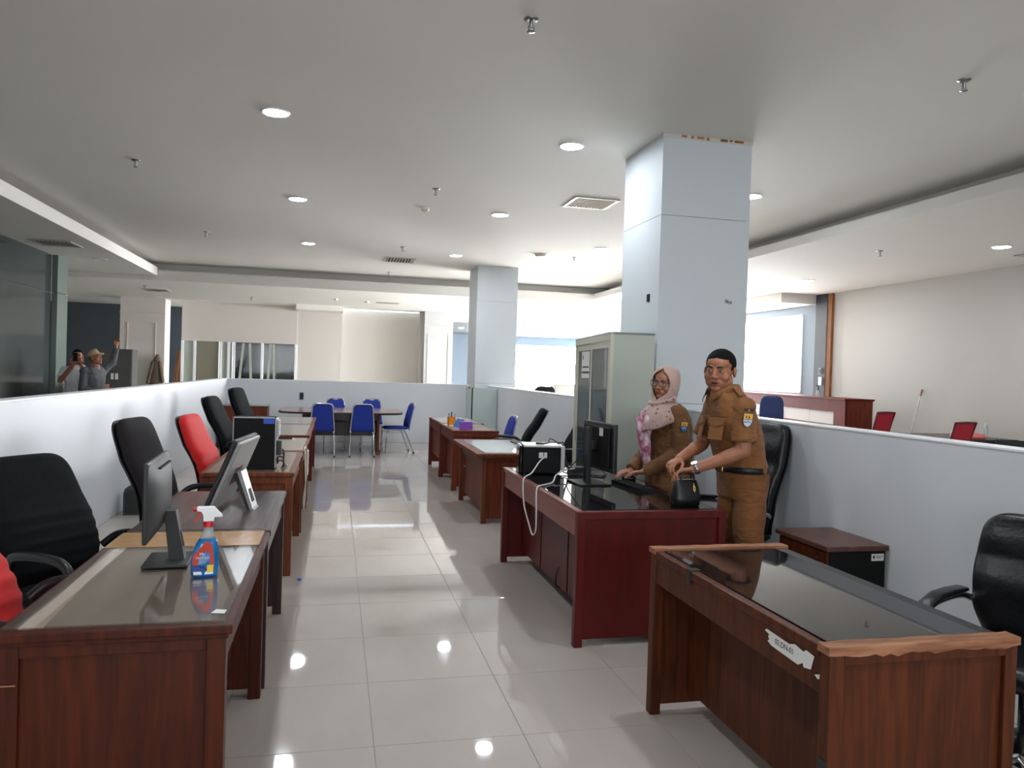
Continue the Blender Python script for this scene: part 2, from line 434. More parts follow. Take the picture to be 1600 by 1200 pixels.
# panelled pier (left)
pier = wl('column_pier', (-5.80, -4.66, 22.8, 23.5, 0, ZB), 'cream', None)
pier['label'] = 'cream panelled pier with a jacket hanging on it'
part('panel_band', MB().box(-5.82, -4.64, 22.775, 22.80, 2.86, 2.875), 'cream', pier)
fr = MB()
for b in ((-5.62, -5.60, 1.0, 2.6), (-4.90, -4.88, 1.0, 2.6)): fr.box(b[0], b[1], 22.785, 22.80, b[2], b[3])
fr.box(-5.62, -4.88, 22.785, 22.80, 2.6, 2.62); fr.box(-5.62, -4.88, 22.785, 22.80, 0.98, 1.0)
part('panel_moulding', fr, 'cream', pier)
part('coat_hook', MB().tube(bez([(-4.80, 22.80, 1.70), (-4.80, 22.74, 1.69), (-4.80, 22.72, 1.73)], 4), .008, 6), 'steel', pier)
# dark corridor wall left of the pier, and strip right of it
wl('wall_corridor', (-12, -4.30, 26.0, 26.1, 0, 3.4), 'darkwall', 'dark slate wall behind the two distant men')
struct('trim_4', MB().prism([(-12, 23.5), (-4.3, 23.5), (-4.3, 40), (-12, 40)], 3.30, 3.4, 'z'), 'ceil', 'ceiling over the corridor')
# wall over the glazed strip
wl('wall_far_left', (-4.33, -1.15, YW, YW + 0.12, 2.17, ZB), 'cream', 'cream wall above the glazed strip')
wl('wall_far_sill', (-4.33, -1.15, YW, YW + 0.12, 0, 1.0), 'cream', 'cream wall below the glazed strip')
wl('wall_far_middle', (-1.15, 0.15, YW + 0.02, YW + 0.12, 0, 3.15), 'cream', 'cream wall between glazed strip and alcove')
wl('wall_far_drop', (-1.15, 0.15, YW - 0.9, YW + 0.12, 3.15, ZB), 'ceil', 'dropped ceiling edge beside the alcove')
wl('wall_far_alcove', (0.15, 2.54, YW + 0.3, YW + 0.4, 0, ZB - 0.02), 'cream', 'cream alcove wall behind the meeting table')
wl('wall_far_jamb', (2.46, 2.56, YW, YW + 0.4, 0, ZB), 'cream', 'grey jamb of the alcove')
pier2 = wl('column_pier', (2.56, 3.42, 22.9, 23.5, 0, ZB), 'toned_white', None)
pier2['label'] = 'white panelled pier left of the far column'
fr = MB()
for b in ((2.66, 2.675, 1.0, 2.62), (3.28, 3.295, 1.0, 2.62)): fr.box(b[0], b[1], 22.885, 22.90, b[2], b[3])
fr.box(2.66, 3.295, 22.885, 22.90, 2.62, 2.635)
part('panel_moulding', fr, 'cream', pier2)
part('panel_band', MB().box(2.55, 3.43, 22.88, 22.90, 2.86, 2.872), 'cream', pier2)
# glazed strip with white posts
win = thing('window_1', 'row of dark mirrored panes with white posts behind the left partition', 'window', (-2.7, YW, 0)); win['kind'] = 'structure'
xs = [-4.33, -4.0, -3.30, -2.93, -2.10, -1.15]
mats = ['metal_cream', 'olive', 'metal_cream', 'mirrordark', 'mirrordark']
M['olive'] = mat('olive_panel', (128, 124, 104), 0.3, var=0.04, scale=1)
M['mirrordark'] = mat('dark_mirror', (38, 42, 44), 0.06, var=0.5, scale=1.4, coat=0.4)
for a, b, m in zip(xs, xs[1:], mats):
    part('pane', MB().box(a + 0.02, b - 0.02, YW + 0.03, YW + 0.05, 1.0, 2.17), m, win, True)
for x in (-4.30, -3.97, -3.27, -3.05, -2.90, -2.12, -1.17):
    part('post', MB().box(x - 0.035, x + 0.035, YW - 0.01, YW + 0.06, 1.0, 2.17, 0.005), 'cap', win, True)
cu = MB()
for k, (x, l) in enumerate(((-2.78, .10), (-2.45, -.05), (-1.98, .06), (-1.80, -.03))):
    cu.prism([(x, 1.0), (x + .07, 1.0), (x + .07 + l, 2.15), (x + l, 2.15)], YW + 0.012, YW + 0.028)
part('curtain_strip', cu, 'metal_cream', win, True)
# header and lower far room on the right
wl('wall_header', (3.42, 10.1, YW, YW + 0.2, 3.06, ZB), 'toned_white', 'white header across the far opening')
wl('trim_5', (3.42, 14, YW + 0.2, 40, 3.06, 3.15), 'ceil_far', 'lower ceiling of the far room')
wl('wall_far_end', (3.42, 14, 31.0, 31.1, 2.70, 3.06), 'bluegrey', 'grey wall over the far window')
wl('wall_far_end', (3.42, 7.0, 31.0, 31.1, 0, 2.70), 'bluegrey', 'pale grey wall seen past the far column')
wl('wall_far_end', (7.0, 14, 31.0, 31.1, 0, 0.9), 'bluegrey', 'wall under the far window')
w2 = thing('window_2', 'bright far window right of the far column', 'window', (10.5, 31.05, 0)); w2['kind'] = 'structure'
part('pane', MB().box(7.0, 14, 31.03, 31.06, 0.9, 2.70), 'day2', w2, True)
part('window_frame', MB().box(7.0, 14, 30.98, 31.03, 0.86, 0.92).box(7.0, 7.06, 30.98, 31.03, 0.9, 2.7).box(7, 14, 30.98, 31.03, 2.68, 2.72), 'cap', w2, True)
# ---- right-hand outer wall
XO = 10.07
wl('wall_outer_right', (XO, XO + 0.12, -6, 13.65, 0, ZS), 'creamR', 'tall cream wall on the far right')
wl('wall_outer_right', (XO + 0.04, XO + 0.14, 13.65, 14.02, 0, ZS), 'creamR', 'narrow cream wall return beside the wood strip')
wl('trim_6', (XO - 0.02, XO + 0.1, 14.02, 14.16, 0, ZS), 'w_plank', 'bare wood strip beside the dark pillar')
pil = wl('wall_outer_pillar', (XO - 0.03, XO + 0.12, 14.16, 14.55, 0, ZS), 'charcoal', 'dark charcoal wall pillar with switches')
part('switch_plate', MB().box(XO - 0.045, XO - 0.03, 14.27, 14.36, 1.70, 1.83, .004), 'steel', pil)
part('switch', MB().box(XO - 0.05, XO - 0.045, 14.29, 14.34, 1.72, 1.81, .002), 'blackplastic', pil)
part('switch_plate', MB().box(XO - 0.045, XO - 0.03, 14.25, 14.36, 1.46, 1.64, .004), 'whiteplastic', pil)
for nm, b, lab in (('wall_outer_window', (XO, XO + .12, 14.55, 15.05, 0, 3.2), 'blue grey wall right of the bright window'),
                   ('wall_outer_window', (XO, XO + .12, 15.05, 23.4, 0, 1.30), 'blue grey wall under the bright window'),
                   ('wall_outer_window', (XO, XO + .12, 15.05, 23.4, 3.0, 3.3), 'blue grey wall over the bright window')):
    wl(nm, b, 'bluegrey', lab)
wl('trim_7', (9.2, XO, 14.55, 17.8, 3.2, ZS), 'ceil', 'dropped ceiling edge over the bright window')
wl('wall_outer_far', (XO, XO + .12, 23.4, 31, 0, 3.1), 'bluegrey', 'far side wall of the lower room')
w3 = thing('window_3', 'bright daylit window over the reception counter', 'window', (XO, 16.5, 0)); w3['kind'] = 'structure'
for a, b in ((15.05, 17.8), (17.8, 20.6), (20.6, 23.4)):
    part('pane', MB().box(XO + 0.05, XO + 0.07, a, b, 1.30, 3.0), 'dayblind' if a < 16 else 'day', w3, True)  # the two farther panes are out of view, added to brighten the far ceilings
f3 = MB().box(XO - 0.02, XO + 0.05, 15.03, 23.4, 1.27, 1.31).box(XO - 0.02, XO + 0.05, 15.02, 15.07, 1.3, 3.0).box(XO - .02, XO + .05, 15.03, 23.4, 2.97, 3.02)
for y in (17.8, 20.6): f3.box(XO - .0, XO + .05, y - .03, y + .03, 1.3, 3.0)
part('window_frame', f3, 'cap', w3, True)
# ---- left-hand glass wall and closing walls
gw = thing('glass_partition', 'tall dark tinted glass partition behind the left wall', 'glass partition', (-5.05, 11.0, 0)); gw['kind'] = 'structure'
for a, b in ((-6, 3.0), (3.0, 9.4), (9.4, 12.7), (12.7, 15.25)):
    part('pane', MB().box(-5.06, -5.03, a + .006, b - .006, 0, 2.72), 'darkglass', gw, True)
    part('transom_pane', MB().box(-5.06, -5.03, a + .006, b - .006, 2.73, ZS), 'darkglass', gw, True)
part('edge_pane', MB().box(-5.02, -4.93, 15.26, 15.80, 0, 2.72), 'greenglass', gw, True)
part('edge_transom_pane', MB().box(-5.02, -4.93, 15.26, 15.80, 2.73, ZS), 'greenglass', gw, True)
wl('wall_rear', (-12, 14, -6.12, -6, 0, 1.0), 'wall', 'white wall under the added fill pane behind the photographer')
wl('wall_rear', (-12, 14, -6.12, -6, 2.9, Z1), 'wall', 'white wall over the added fill pane behind the photographer')
w4 = thing('window_rear_fill', 'long glowing pane added behind the photographer as fill light', 'window', (1, -6.06, 0)); w4['kind'] = 'structure'
part('pane', MB().box(-12, 14, -6.08, -6.05, 1.0, 2.9), 'rear_fill', w4, True)  # unseen glowing pane, added to lift the light on camera-facing surfaces
f4 = MB()
for x in range(-12, 15, 2): f4.box(x - .03, x + .03, -6.05, -6.0, 1.0, 2.9)
part('window_frame', f4, 'cap', w4, True)
wl('wall_outer_left', (-12.1, -12, -6, 26, 0, Z1), 'cream', 'outer wall on the far left')

# ================================================================ CEILING FITTINGS
def downlight(x, y, z, lab, grp='round ceiling downlights', r=0.105):
    t = thing('downlight', lab, 'downlight', (x, y, z - 0.016), 0, grp)
    part('trim_ring', MB().lathe([(r * 1.16, 0.014), (r * 1.16, 0.010), (r * 1.06, 0.0), (r, 0.002), (r, 0.014)], 28), 'whiteplastic', t)
    part('diffuser', MB().lathe([(r * 0.5, 0.001), (r * 0.985, 0.004), (r * 0.99, 0.0135)], 28), 'lamp', t)
    return t
for x, y, lab in ((-0.56, 6.85, 'lit round downlight nearest on the left of the ceiling'), (-0.54, 10.28, 'middle lit downlight of the left ceiling row'),
                  (-0.53, 13.9, 'farthest lit downlight of the left ceiling row'), (2.12, 6.95, 'lit round downlight just left of the near column'),
                  (2.14, 10.28, 'lit downlight of the right row beside the smoke detector'), (2.13, 14.2, 'lit downlight of the right row nearest the far column'),
                  (4.36, 12.38, 'lit downlight between the two columns'), (4.72, 8.15, 'lit downlight peeking out from behind the near column'),
                  (-0.56, 3.4, 'downlight in the left row just above the photograph'), (2.12, 3.4, 'downlight in the right row just above the photograph'),
                  (-0.56, 0.0, 'left downlight over the photographer'), (2.12, 0.0, 'right downlight over the photographer')):
    downlight(x, y, Z1, lab)
downlight(8.54, 8.4, ZS, 'lit downlight in the lowered ceiling at the far right')
downlight(8.44, 12.5, ZS, 'lit downlight in the lowered ceiling right of the near column')
for x, y, lab in ((10.1, 26.4, 'small far downlight nearest the tall cabinet'), (9.4, 27.6, 'middle one of the small far downlights'), (8.9, 28.5, 'small far downlight beside the far column')):
    downlight(x, y, 3.06, lab, 'far room downlights', 0.09)
downlight(4.25, 26.5, 3.06, 'small far downlight left of the far column', 'far room downlights', 0.09)
def dead_light(x, y, z, lab):
    t = thing('downlight', lab, 'downlight', (x, y, z - 0.012), 0, 'unlit downlights over the left side')
    part('trim_ring', MB().lathe([(.12, .011), (.115, .003), (.10, .0), (.10, .011)], 24), 'whiteplastic', t)
    part('diffuser', MB().lathe([(.05, .003), (.098, .006)], 24), 'paper', t)
dead_light(-4.55, 10.4, ZS, 'unlit downlight above the dark glass at the left edge')
dead_light(-4.3, 15.5, ZS, 'unlit downlight beyond the square vent on the left')
def vent(x, y, z, w, d, lab, nsl=9):
    t = thing('ceiling_vent', lab, 'vent', (x, y, z - 0.015), 0, 'air vents in the ceiling')
    fr = MB()
    e = 0.045
    fr.box(-w / 2, w / 2, -d / 2, -d / 2 + e, 0, .014, .003).box(-w / 2, w / 2, d / 2 - e, d / 2, 0, .014, .003)
    fr.box(-w / 2, -w / 2 + e, -d / 2 + e, d / 2 - e, 0, .014, .003).box(w / 2 - e, w / 2, -d / 2 + e, d / 2 - e, 0, .014, .003)
    part('frame', fr, 'steelgrey', t)
    part('duct', MB().box(-w / 2 + e, w / 2 - e, -d / 2 + e, d / 2 - e, 0.0125, 0.0145), 'blackmatte', t)
    for k in range(nsl):
        xx = -w / 2 + e + (k + .5) * (w - 2 * e) / nsl
        part('slat', MB().prism([(xx - .010, .012), (xx - .006, .012), (xx + .010, -.004), (xx + .006, -.004)], -d / 2 + e, d / 2 - e), 'creamplastic', t)
M['steelgrey'] = mat('grey_enamel', (178, 176, 170), 0.4)
vent(3.07, 9.17, Z1, 0.58, 0.58, 'square ceiling vent left of the near column', 12)
vent(1.17, 15.27, Z1, 0.6, 0.6, 'square ceiling vent above the meeting table')
vent(-4.46, 13.7, ZS, 0.62, 0.62, 'square vent in the lowered ceiling above the dark glass')
vent(-4.35, 20.3, ZB, 0.6, 0.6, 'square vent near the panelled pier')
vent(1.3, 20.7, ZB, 0.6, 0.25, 'narrow vent over the far alcove', 8)
vent(9.55, 8.6, ZS, 0.6, 0.6, 'vent at the right edge beside a downlight', 8)
def sprinkler(x, y, z, lab, grp='fire sprinklers'):
    t = thing('sprinkler', lab, 'sprinkler', (x, y, z), 0, grp)
    part('escutcheon', MB().lathe([(.045, 0), (.045, -.004), (.03, -.012)], 16), 'steel', t)
    part('head', MB().lathe([(.012, -.010), (.012, -.045), (.008, -.05), (.008, -.062)], 10).tube([(-.016, 0, -.045), (-.018, 0, -.06), (0, 0, -.075)], .003, 6).tube([(.016, 0, -.045), (.018, 0, -.06), (0, 0, -.075)], .003, 6), 'steel', t)
    part('deflector', MB().lathe([(.024, -.074), (.026, -.078), (.01, -.080)], 14), 'steel', t)
for x, y, z, lab in ((1.11, 4.57, Z1, 'sprinkler head at the top centre of the photograph'), (4.28, 4.58, Z1, 'sprinkler head at the upper right'),
                     (-2.16, 8.97, Z1, 'sprinkler head above the left partition, nearer one'), (-2.14, 13.42, Z1, 'sprinkler head above the left partition, farther one'),
                     (1.11, 9.12, Z1, 'sprinkler head just in front of the smoke detector'), (1.10, 13.65, Z1, 'sprinkler head in front of the square vent over the table'),
                     (4.24, 13.52, Z1, 'sprinkler head between the two columns'), (7.4, 9.3, ZS, 'sprinkler head in the lowered ceiling on the right'),
                     (-4.4, 19.3, ZB, 'sprinkler head beside the vent near the panelled pier'), (-2.2, 21.0, ZB, 'sprinkler head over the glazed strip'),
                     (1.1, 17.3, Z1, 'farthest sprinkler head before the back cove')):
    sprinkler(x, y, z, lab)
def detector(x, y, z, lab, r=.06):
    t = thing('smoke_detector', lab, 'smoke detector', (x, y, z), 0, 'smoke detectors')
    part('base', MB().lathe([(r * .95, 0), (r, -.012)], 20), 'whiteplastic', t)
    part('cover', MB().lathe([(r * .85, -.012), (r * .8, -.035), (r * .5, -.05), (.01, -.052)], 20), 'creamplastic', t)
detector(1.11, 10.25, Z1, 'smoke detector in the middle of the ceiling')
detector(3.57, 13.41, Z1, 'flat white detector left of the near column', .13)
detector(-0.05, 20.2, ZB, 'small detector over the far alcove', .05)
detector(0.75, 20.5, ZB, 'larger white detector over the far alcove', .07)
# ================================================================ DESKS
def desk(name, lab, xa, xb, y0, y1, h, w, wt, edge=None, over=0.02, tt=0.03, inset=0.22, framed=True, post=0.045,
         apron=0.12, modz=0.16, glass=False, inlay=True, panels=1, foot=None, cat='desk', endz=0.0):
    """office desk: xa = aisle side, xb = chair side, long side along y"""
    s = 1 if xb > xa else -1
    t = thing(name, lab, cat, ((xa + xb) / 2, (y0 + y1) / 2, 0))
    edge = edge or w
    zt = h - tt
    top = part('top', MB().box(xa - s * over, xb + s * over * 0.5, y0 - over, y1 + over, zt, h, 0.006), edge, t, True)
    if over > 0.015:
        part('top_moulding', MB().box(xa - s * (over - .012), xb, y0 - over + .012, y1 + over - .012, zt - 0.016, zt, 0.004), edge, t, True)
    if inlay:
        part('top_inlay', MB().box(xa + s * .03, xb - s * .03, y0 + .03, y1 - .03, h - 0.001, h + 0.0012), wt, t, True)
    if glass:
        part('glass_sheet', MB().box(xa + s * .005, xb - s * .005, y0 + .005, y1 - .005, h + 0.0015, h + 0.0065, 0.001), 'tablepane', t, True)
    for ya, yb, out in ((y0, y0 + post, -1), (y1 - post, y1, 1)):
        e = part('end_panel', MB().box(xa + s * .05, xb - s * .05, (ya + .014) if out < 0 else ya, yb if out < 0 else yb - .014, 0.05 + endz, zt), w, t, True)
        part('leg', MB().box(xa, xa + s * .055, ya, yb, 0, zt, .003), edge, t, True)
        part('leg', MB().box(xb, xb - s * .055, ya, yb, 0, zt, .003), edge, t, True)
        part('top_rail', MB().box(xa + s * .055, xb - s * .055, ya, yb, zt - 0.05, zt, .003), edge, t, True)
        if foot:
            part('foot_cap', MB().box(xa - s * .004, xa + s * .059, ya - .004, yb + .004, 0, .09, .003), foot, t, True)
    part('apron', MB().box(xa + s * .012, xa + s * .032, y0 + post, y1 - post, zt - apron, zt, .002), edge, t, True)
    ys = [y0 + post + (y1 - y0 - 2 * post) * k / panels for k in range(panels + 1)]
    for a, b in zip(ys, ys[1:]):
        part('modesty_panel', MB().box(xa + s * inset, xa + s * (inset + .018), a + (.004 if a > ys[0] else 0), b - (.004 if b < ys[-1] else 0), modz, zt - .005), w, t, True)
    return t
dk1 = desk('office_desk', 'brown desk with glass sheet, monitor and spray bottle at the near left', -0.30, -0.91, 2.40, 3.68, 0.755, 'w_left', 'w_lefttop', glass=True, post=0.05, inset=0.12, modz=0.2)
dk2 = desk('office_desk', 'dark brown desk with the tilted all-in-one computer', -0.29, -0.90, 3.74, 4.90, 0.755, 'w_dark', 'w_darktop', post=0.04, over=0.012, inset=0.10, modz=0.2)
dk3 = desk('office_desk', 'orange brown desk carrying the black computer tower', -0.285, -0.915, 5.74, 7.14, 0.755, 'w_orange', 'w_orangetop', over=0.012, post=0.05, inset=0.14)
dk4 = desk('office_desk', 'orange brown desk with a cream power strip hanging on its aisle edge', -0.275, -0.90, 7.22, 8.48, 0.755, 'w_orange', 'w_orangetop', over=0.012, glass=True)
dk5 = desk('office_desk', 'grey topped brown desk, second from the back in the left row', -0.28, -0.92, 8.86, 10.55, 0.755, 'w_rd4', 'w_greytop', over=0.012)
dk6 = desk('office_desk', 'grey topped brown desk at the back end of the left row', -0.285, -0.92, 10.60, 12.05, 0.755, 'w_rd4', 'w_greytop', over=0.012)
# near right desk with worn bare edges: black glass top lies between two end frames
rd1 = thing('office_desk', 'worn brown desk with black glass top at the near right', 'desk', (1.76, 2.58, 0))
part('top', MB().box(1.46, 2.08, 1.99, 3.18, 0.715, 0.742, .003), 'w_brown', rd1, True)
M['deskblack'] = mat('black_glass', (26, 24, 26), 0.03, var=0.05, spec=0.45)
part('black_glass', MB().box(1.466, 2.02, 1.995, 3.175, 0.742, 0.748, .001), 'deskblack', rd1, True)
part('vinyl_strip', MB().box(2.022, 2.078, 1.995, 3.175, 0.742, 0.746, .001), 'blackplastic', rd1, True)
part('front_ledge', MB().box(1.425, 1.462, 1.99, 3.18, 0.712, 0.745, .004), 'w_brown', rd1, True)
for (ya, yb) in ((1.935, 1.985), (3.185, 3.235)):
    e = part('end_panel', MB().box(1.47, 2.05, ya + .018, yb - .008, 0.04, 0.70), 'w_brown', rd1, True)
    part('leg', MB().box(1.425, 1.475, ya, yb, 0, 0.735, .004), 'w_brown', rd1, True)
    part('leg', MB().box(2.045, 2.088, ya, yb, 0, 0.735, .004), 'w_brown', rd1, True)
    part('top_rail', MB().box(1.475, 2.045, ya, yb, 0.70, 0.735, .004), 'w_brown', rd1, True)
    # chipped bare-wood strip along the top of the end
    n = 26; vs = []; fs = []
    for i in range(n + 1):
        x = 1.418 + (2.094 - 1.418) * i / n; d = random.uniform(0, .012) if 0 < i < n else 0
        dd = random.uniform(0, .006)
        vs += [(x, ya - .004 + dd * .4, .733 - d), (x, ya - .004 + dd * .3, .7575 - dd * .5), (x, yb + .004 - dd * .3, .7575 - dd * .3), (x, yb + .004, .733)]
    for i in range(n):
        a = i * 4; b = a + 4
        fs += [(a, b, b + 1, a + 1), (a + 1, b + 1, b + 2, a + 2), (a + 2, b + 2, b + 3, a + 3), (a + 3, b + 3, b, a)]
    fs += [(0, 1, 2, 3), (n * 4 + 3, n * 4 + 2, n * 4 + 1, n * 4)]
    part('worn_edge', MB().add(vs, fs), 'w_worn', rd1, True, 'chipped bare wood edge')
part('apron', MB().box(1.432, 1.455, 1.985, 3.185, 0.60, 0.712, .002), 'w_brown', rd1, True)
part('modesty_panel', MB().box(1.60, 1.62, 1.985, 3.185, 0.11, 0.60), 'w_brown', rd1, True)
tl = [(2.02, .70), (2.035, .655), (2.07, .648), (2.075, .66), (2.10, .645), (2.25, .652), (2.272, .66), (2.262, .668), (2.27, .676), (2.262, .684), (2.29, .69), (2.28, .697), (2.15, .692), (2.12, .702), (2.075, .695), (2.06, .705)]
st = part('torn_sticker', MB().prism(tl, 1.4305, 1.4318, 'x'), 'paper', rd1, True, 'torn white inventory sticker')
part('sticker_scrap', MB().prism([(1.975, .648), (2.0, .640), (2.015, .648), (1.99, .657)], 1.4305, 1.4318, 'x'), 'paper', rd1, True)
text_mesh('02.DN-01', 0.026, 'ink', 'sticker_print', rd1, Matrix.Translation((1.430 - 1.76, 2.175 - 2.58, 0.674)) @ Matrix.Rotation(-PI / 2, 4, 'Z') @ Matrix.Rotation(PI / 2, 4, 'X'))
part('black_tape', MB().box(1.4235, 1.4255, 1.937, 1.98, .33, .42), 'blackplastic', rd1, True, 'patch of black tape')
part('black_tape', MB().box(1.4235, 1.4245, 2.83, 2.865, .69, .747).box(1.424, 1.47, 2.835, 2.875, .7445, .7487), 'blackplastic', rd1, True)
# red mahogany desk
rd2 = thing('office_desk', 'red mahogany desk with black glass top, printer and monitor', 'desk', (1.80, 5.03, 0))
h2 = 0.765
part('top', MB().box(1.345, 2.235, 4.06, 6.0, h2 - .035, h2 - .006, .003), 'w_red', rd2, True)
part('edge_strip', MB().box(1.338, 1.375, 4.06, 6.0, h2 - .03, h2, .003), 'w_redlight', rd2, True)
part('black_glass', MB().box(1.38, 2.20, 4.10, 5.96, h2 - .006, h2 - .001, .001), 'deskblack', rd2, True)
for ya, yb in ((4.04, 4.09), (5.965, 6.015)):
    part('end_panel', MB().box(1.38, 2.20, ya + .02, yb, 0.04, h2 - .04), 'w_red', rd2, True)
    part('leg', MB().box(1.335, 1.385, ya, yb, 0, h2 - .002, .004), 'w_red', rd2, True)
    part('leg', MB().box(2.20, 2.245, ya, yb, 0, h2 - .002, .004), 'w_red', rd2, True)
    part('top_rail', MB().box(1.385, 2.20, ya, yb, h2 - .045, h2 - .002, .004), 'w_red', rd2, True)
part('apron', MB().box(1.345, 1.37, 4.09, 5.965, h2 - .15, h2 - .03, .002), 'w_redlight', rd2, True)
for a, b in ((4.09, 4.70), (4.73, 5.36), (5.39, 5.965)):
    part('modesty_panel', MB().box(1.50, 1.52, a, b, 0.10, h2 - .14), 'w_red', rd2, True)
part('cable_tail', MB().tube(bez([(1.36, 4.45, .35), (1.34, 4.44, .30), (1.345, 4.45, .24), (1.37, 4.46, .22)], 6), .006, 6), 'cable_black', rd2, True)
M['marble'] = mat('white_marble_sheet', (206, 212, 208), 0.06, var=0.06, scale=3.0, spec=0.7)
rd3 = desk('office_desk', 'orange brown desk with pale marble-look top behind the printer', 1.46, 2.12, 7.50, 8.96, 0.715, 'w_rd4', 'marble', edge='w_orange', over=0.075, inset=0.05, modz=0.10, post=.05)
part('knob', MB().ell((1.50, 8.80, .42), (.014, .014, .014), n=10, m=6), 'steel', rd3, True)
rd4 = desk('office_desk', 'reddish brown desk with orange pen holder and purple box', 1.48, 2.08, 9.64, 10.92, 0.77, 'w_rd4', 'w_orangetop', over=0.005, inset=0.10, modz=0.10, post=.05, foot='w_rd4')
rd5 = desk('office_desk', 'reddish brown desk at the back of the right row', 1.50, 2.14, 11.0, 12.35, 0.768, 'w_rd4', 'w_greytop', over=0.005, inset=0.05, modz=0.20, post=.03)
# meeting table
ct = thing('meeting_table', 'boat shaped meeting table ringed by blue chairs', 'table', (0.12, 14.35, 0))
pl = []
for k in range(48):
    a = 2 * PI * k / 48; ca, sa = math.cos(a), math.sin(a); e = 2 / 5.0
    pl.append((0.12 + 1.09 * math.copysign(abs(ca) ** e, ca), 14.35 + 0.84 * math.copysign(abs(sa) ** e, sa)))
pl2 = [(0.12 + (x - .12) * .985, 14.35 + (y - 14.35) * .985) for x, y in pl]
part('top', MB().prism(pl, 0.715, 0.745, 'z'), 'w_dark', ct, True)
part('top_inlay', MB().prism(pl2, 0.7455, 0.75, 'z'), 'w_conf', ct, True)
for x in (-0.55, 0.74):
    part('leg', MB().box(x, x + .045, 13.72, 14.98, 0, .715, .004), 'w_orange', ct, True)
    part('foot', MB().box(x - .012, x + .057, 13.66, 15.04, 0, .07, .006), 'w_orange', ct, True)
part('apron', MB().box(-.505, .74, 13.78, 13.80, .60, .715), 'w_dark', ct, True)
part('shelf', MB().box(-.505, .74, 13.80, 14.9, .545, .56), 'w_orange', ct, True)
part('modesty_panel', MB().box(-.505, .74, 14.10, 14.12, .30, .545), 'w_dark', ct, True)
# low cabinet in the far left corner
cb = thing('low_cabinet', 'low reddish brown cabinet in the far left corner', 'cabinet', (-1.62, 14.9, 0))
part('body', MB().box(-2.02, -1.22, 14.62, 15.2, 0, .77, .003), 'w_rd4', cb, True)
part('top', MB().box(-2.04, -1.20, 14.59, 15.22, .77, .79, .004), 'w_greytop', cb, True)
for x in (-2.0, -1.61):
    d = part('door', MB().box(x, x + .375, 14.605, 14.62, .04, .75, .003), 'w_rd4', cb, True)
    part('knob', MB().ell((x + (.34 if x < -1.8 else .035), 14.597, .5), (.012, .012, .012), n=8, m=6), 'steel', d, True)
# drawer pedestal by the right partition
dp = thing('drawer_pedestal', 'brown topped black drawer pedestal against the right partition', 'drawer unit', (2.87, 3.92, 0))
part('body', MB().box(2.69, 3.045, 3.69, 4.16, .03, .595, .002), 'blackmatte', dp, True)
M['w_pedtop'] = wood('pedestal_top', (78, 48, 40), (104, 70, 60), 0.35, (6, 1.0, 6))
part('top', MB().box(2.655, 3.052, 3.665, 4.18, .595, .625, .006), 'w_pedtop', dp, True)
for k in range(3):
    z = .04 + k * .185
    d = part('drawer', MB().box(2.672, 2.69, 3.695, 4.155, z, z + .178, .003), 'w_brown', dp, True)
    part('drawer_lock', MB().tube([(2.673, 3.78, z + .13), (2.666, 3.78, z + .13)], .009, 10), 'steel', d, True)
tg = part('inventory_tag', MB().box(2.955, 3.035, 3.6885, 3.69, .535, .575), 'paper', dp, True, 'white inventory tag with a small emblem')
em = MB().ell((2.970, 3.688, .556), (.007, .0008, .010), n=10, m=6); em.box(2.985, 3.03, 3.6878, 3.6885, .56, .563).box(2.985, 3.02, 3.6878, 3.6885, .551, .554)
part('tag_print', em, 'w_orange', tg, True)

# ================================================================ CHAIRS (local: faces -y)
def pad(spine, widths, thick, pw=3.2, n=40, x=0.0):
    """upholstered pad swept along a (y,z) spine; widths = half width, thick = half thickness"""
    vs = []; fs = []; k = len(spine)
    for i in range(k):
        y, z = spine[i]
        a = spine[max(0, i - 1)]; b = spine[min(k - 1, i + 1)]
        ty, tz = b[0] - a[0], b[1] - a[1]; l = math.hypot(ty, tz); ty /= l; tz /= l
        ny, nz = -tz, ty
        for j in range(n):
            t = 2 * PI * j / n; ca, sa = math.cos(t), math.sin(t)
            u = widths[i] * math.copysign(abs(ca) ** (2 / pw), ca); v = thick[i] * math.copysign(abs(sa) ** (2 / pw), sa)
            vs.append((x + u, y + ny * v, z + nz * v))
    for i in range(k - 1):
        for j in range(n): fs.append((i * n + j, i * n + (j + 1) % n, (i + 1) * n + (j + 1) % n, (i + 1) * n + j))
    fs.append(tuple(range(n))[::-1]); fs.append(tuple(range((k - 1) * n, k * n)))
    return MB().add(vs, fs, True)
def interp(tab, t):
    for (a, va), (b, vb) in zip(tab, tab[1:]):
        if t <= b:
            u = (t - a) / (b - a) if b > a else 0; u = max(0, min(1, u)); u = u * u * (3 - 2 * u); return va + (vb - va) * u
    return tab[-1][1]
def star_base(t, m='blackplastic', zc=.40):
    part('gas_lift', MB().lathe([(.035, .07), (.035, .2), (.02, .2), (.02, zc)], 14), 'blackplastic', t)
    part('seat_plate', MB().box(-.11, .11, -.13, .13, zc - .02, zc + .02, .006), 'blackmatte', t)
    for k in range(5):
        a = 2 * PI * k / 5 + .3; c, s = math.cos(a), math.sin(a)
        l = part('leg', MB().tube([(.02 * c, .02 * s, .105), (.16 * c, .16 * s, .095), (.28 * c, .28 * s, .075)], [.028, .024, .016], 8), m, t)
        part('caster', MB().tube([(.28 * c - .018 * s, .28 * s + .018 * c, .028), (.28 * c + .018 * s, .28 * s - .018 * c, .028)], .027, 12).cap((.28 * c, .28 * s, .05), .01, (.28 * c, .28 * s, .075), .01, 8), 'blackplastic', l)
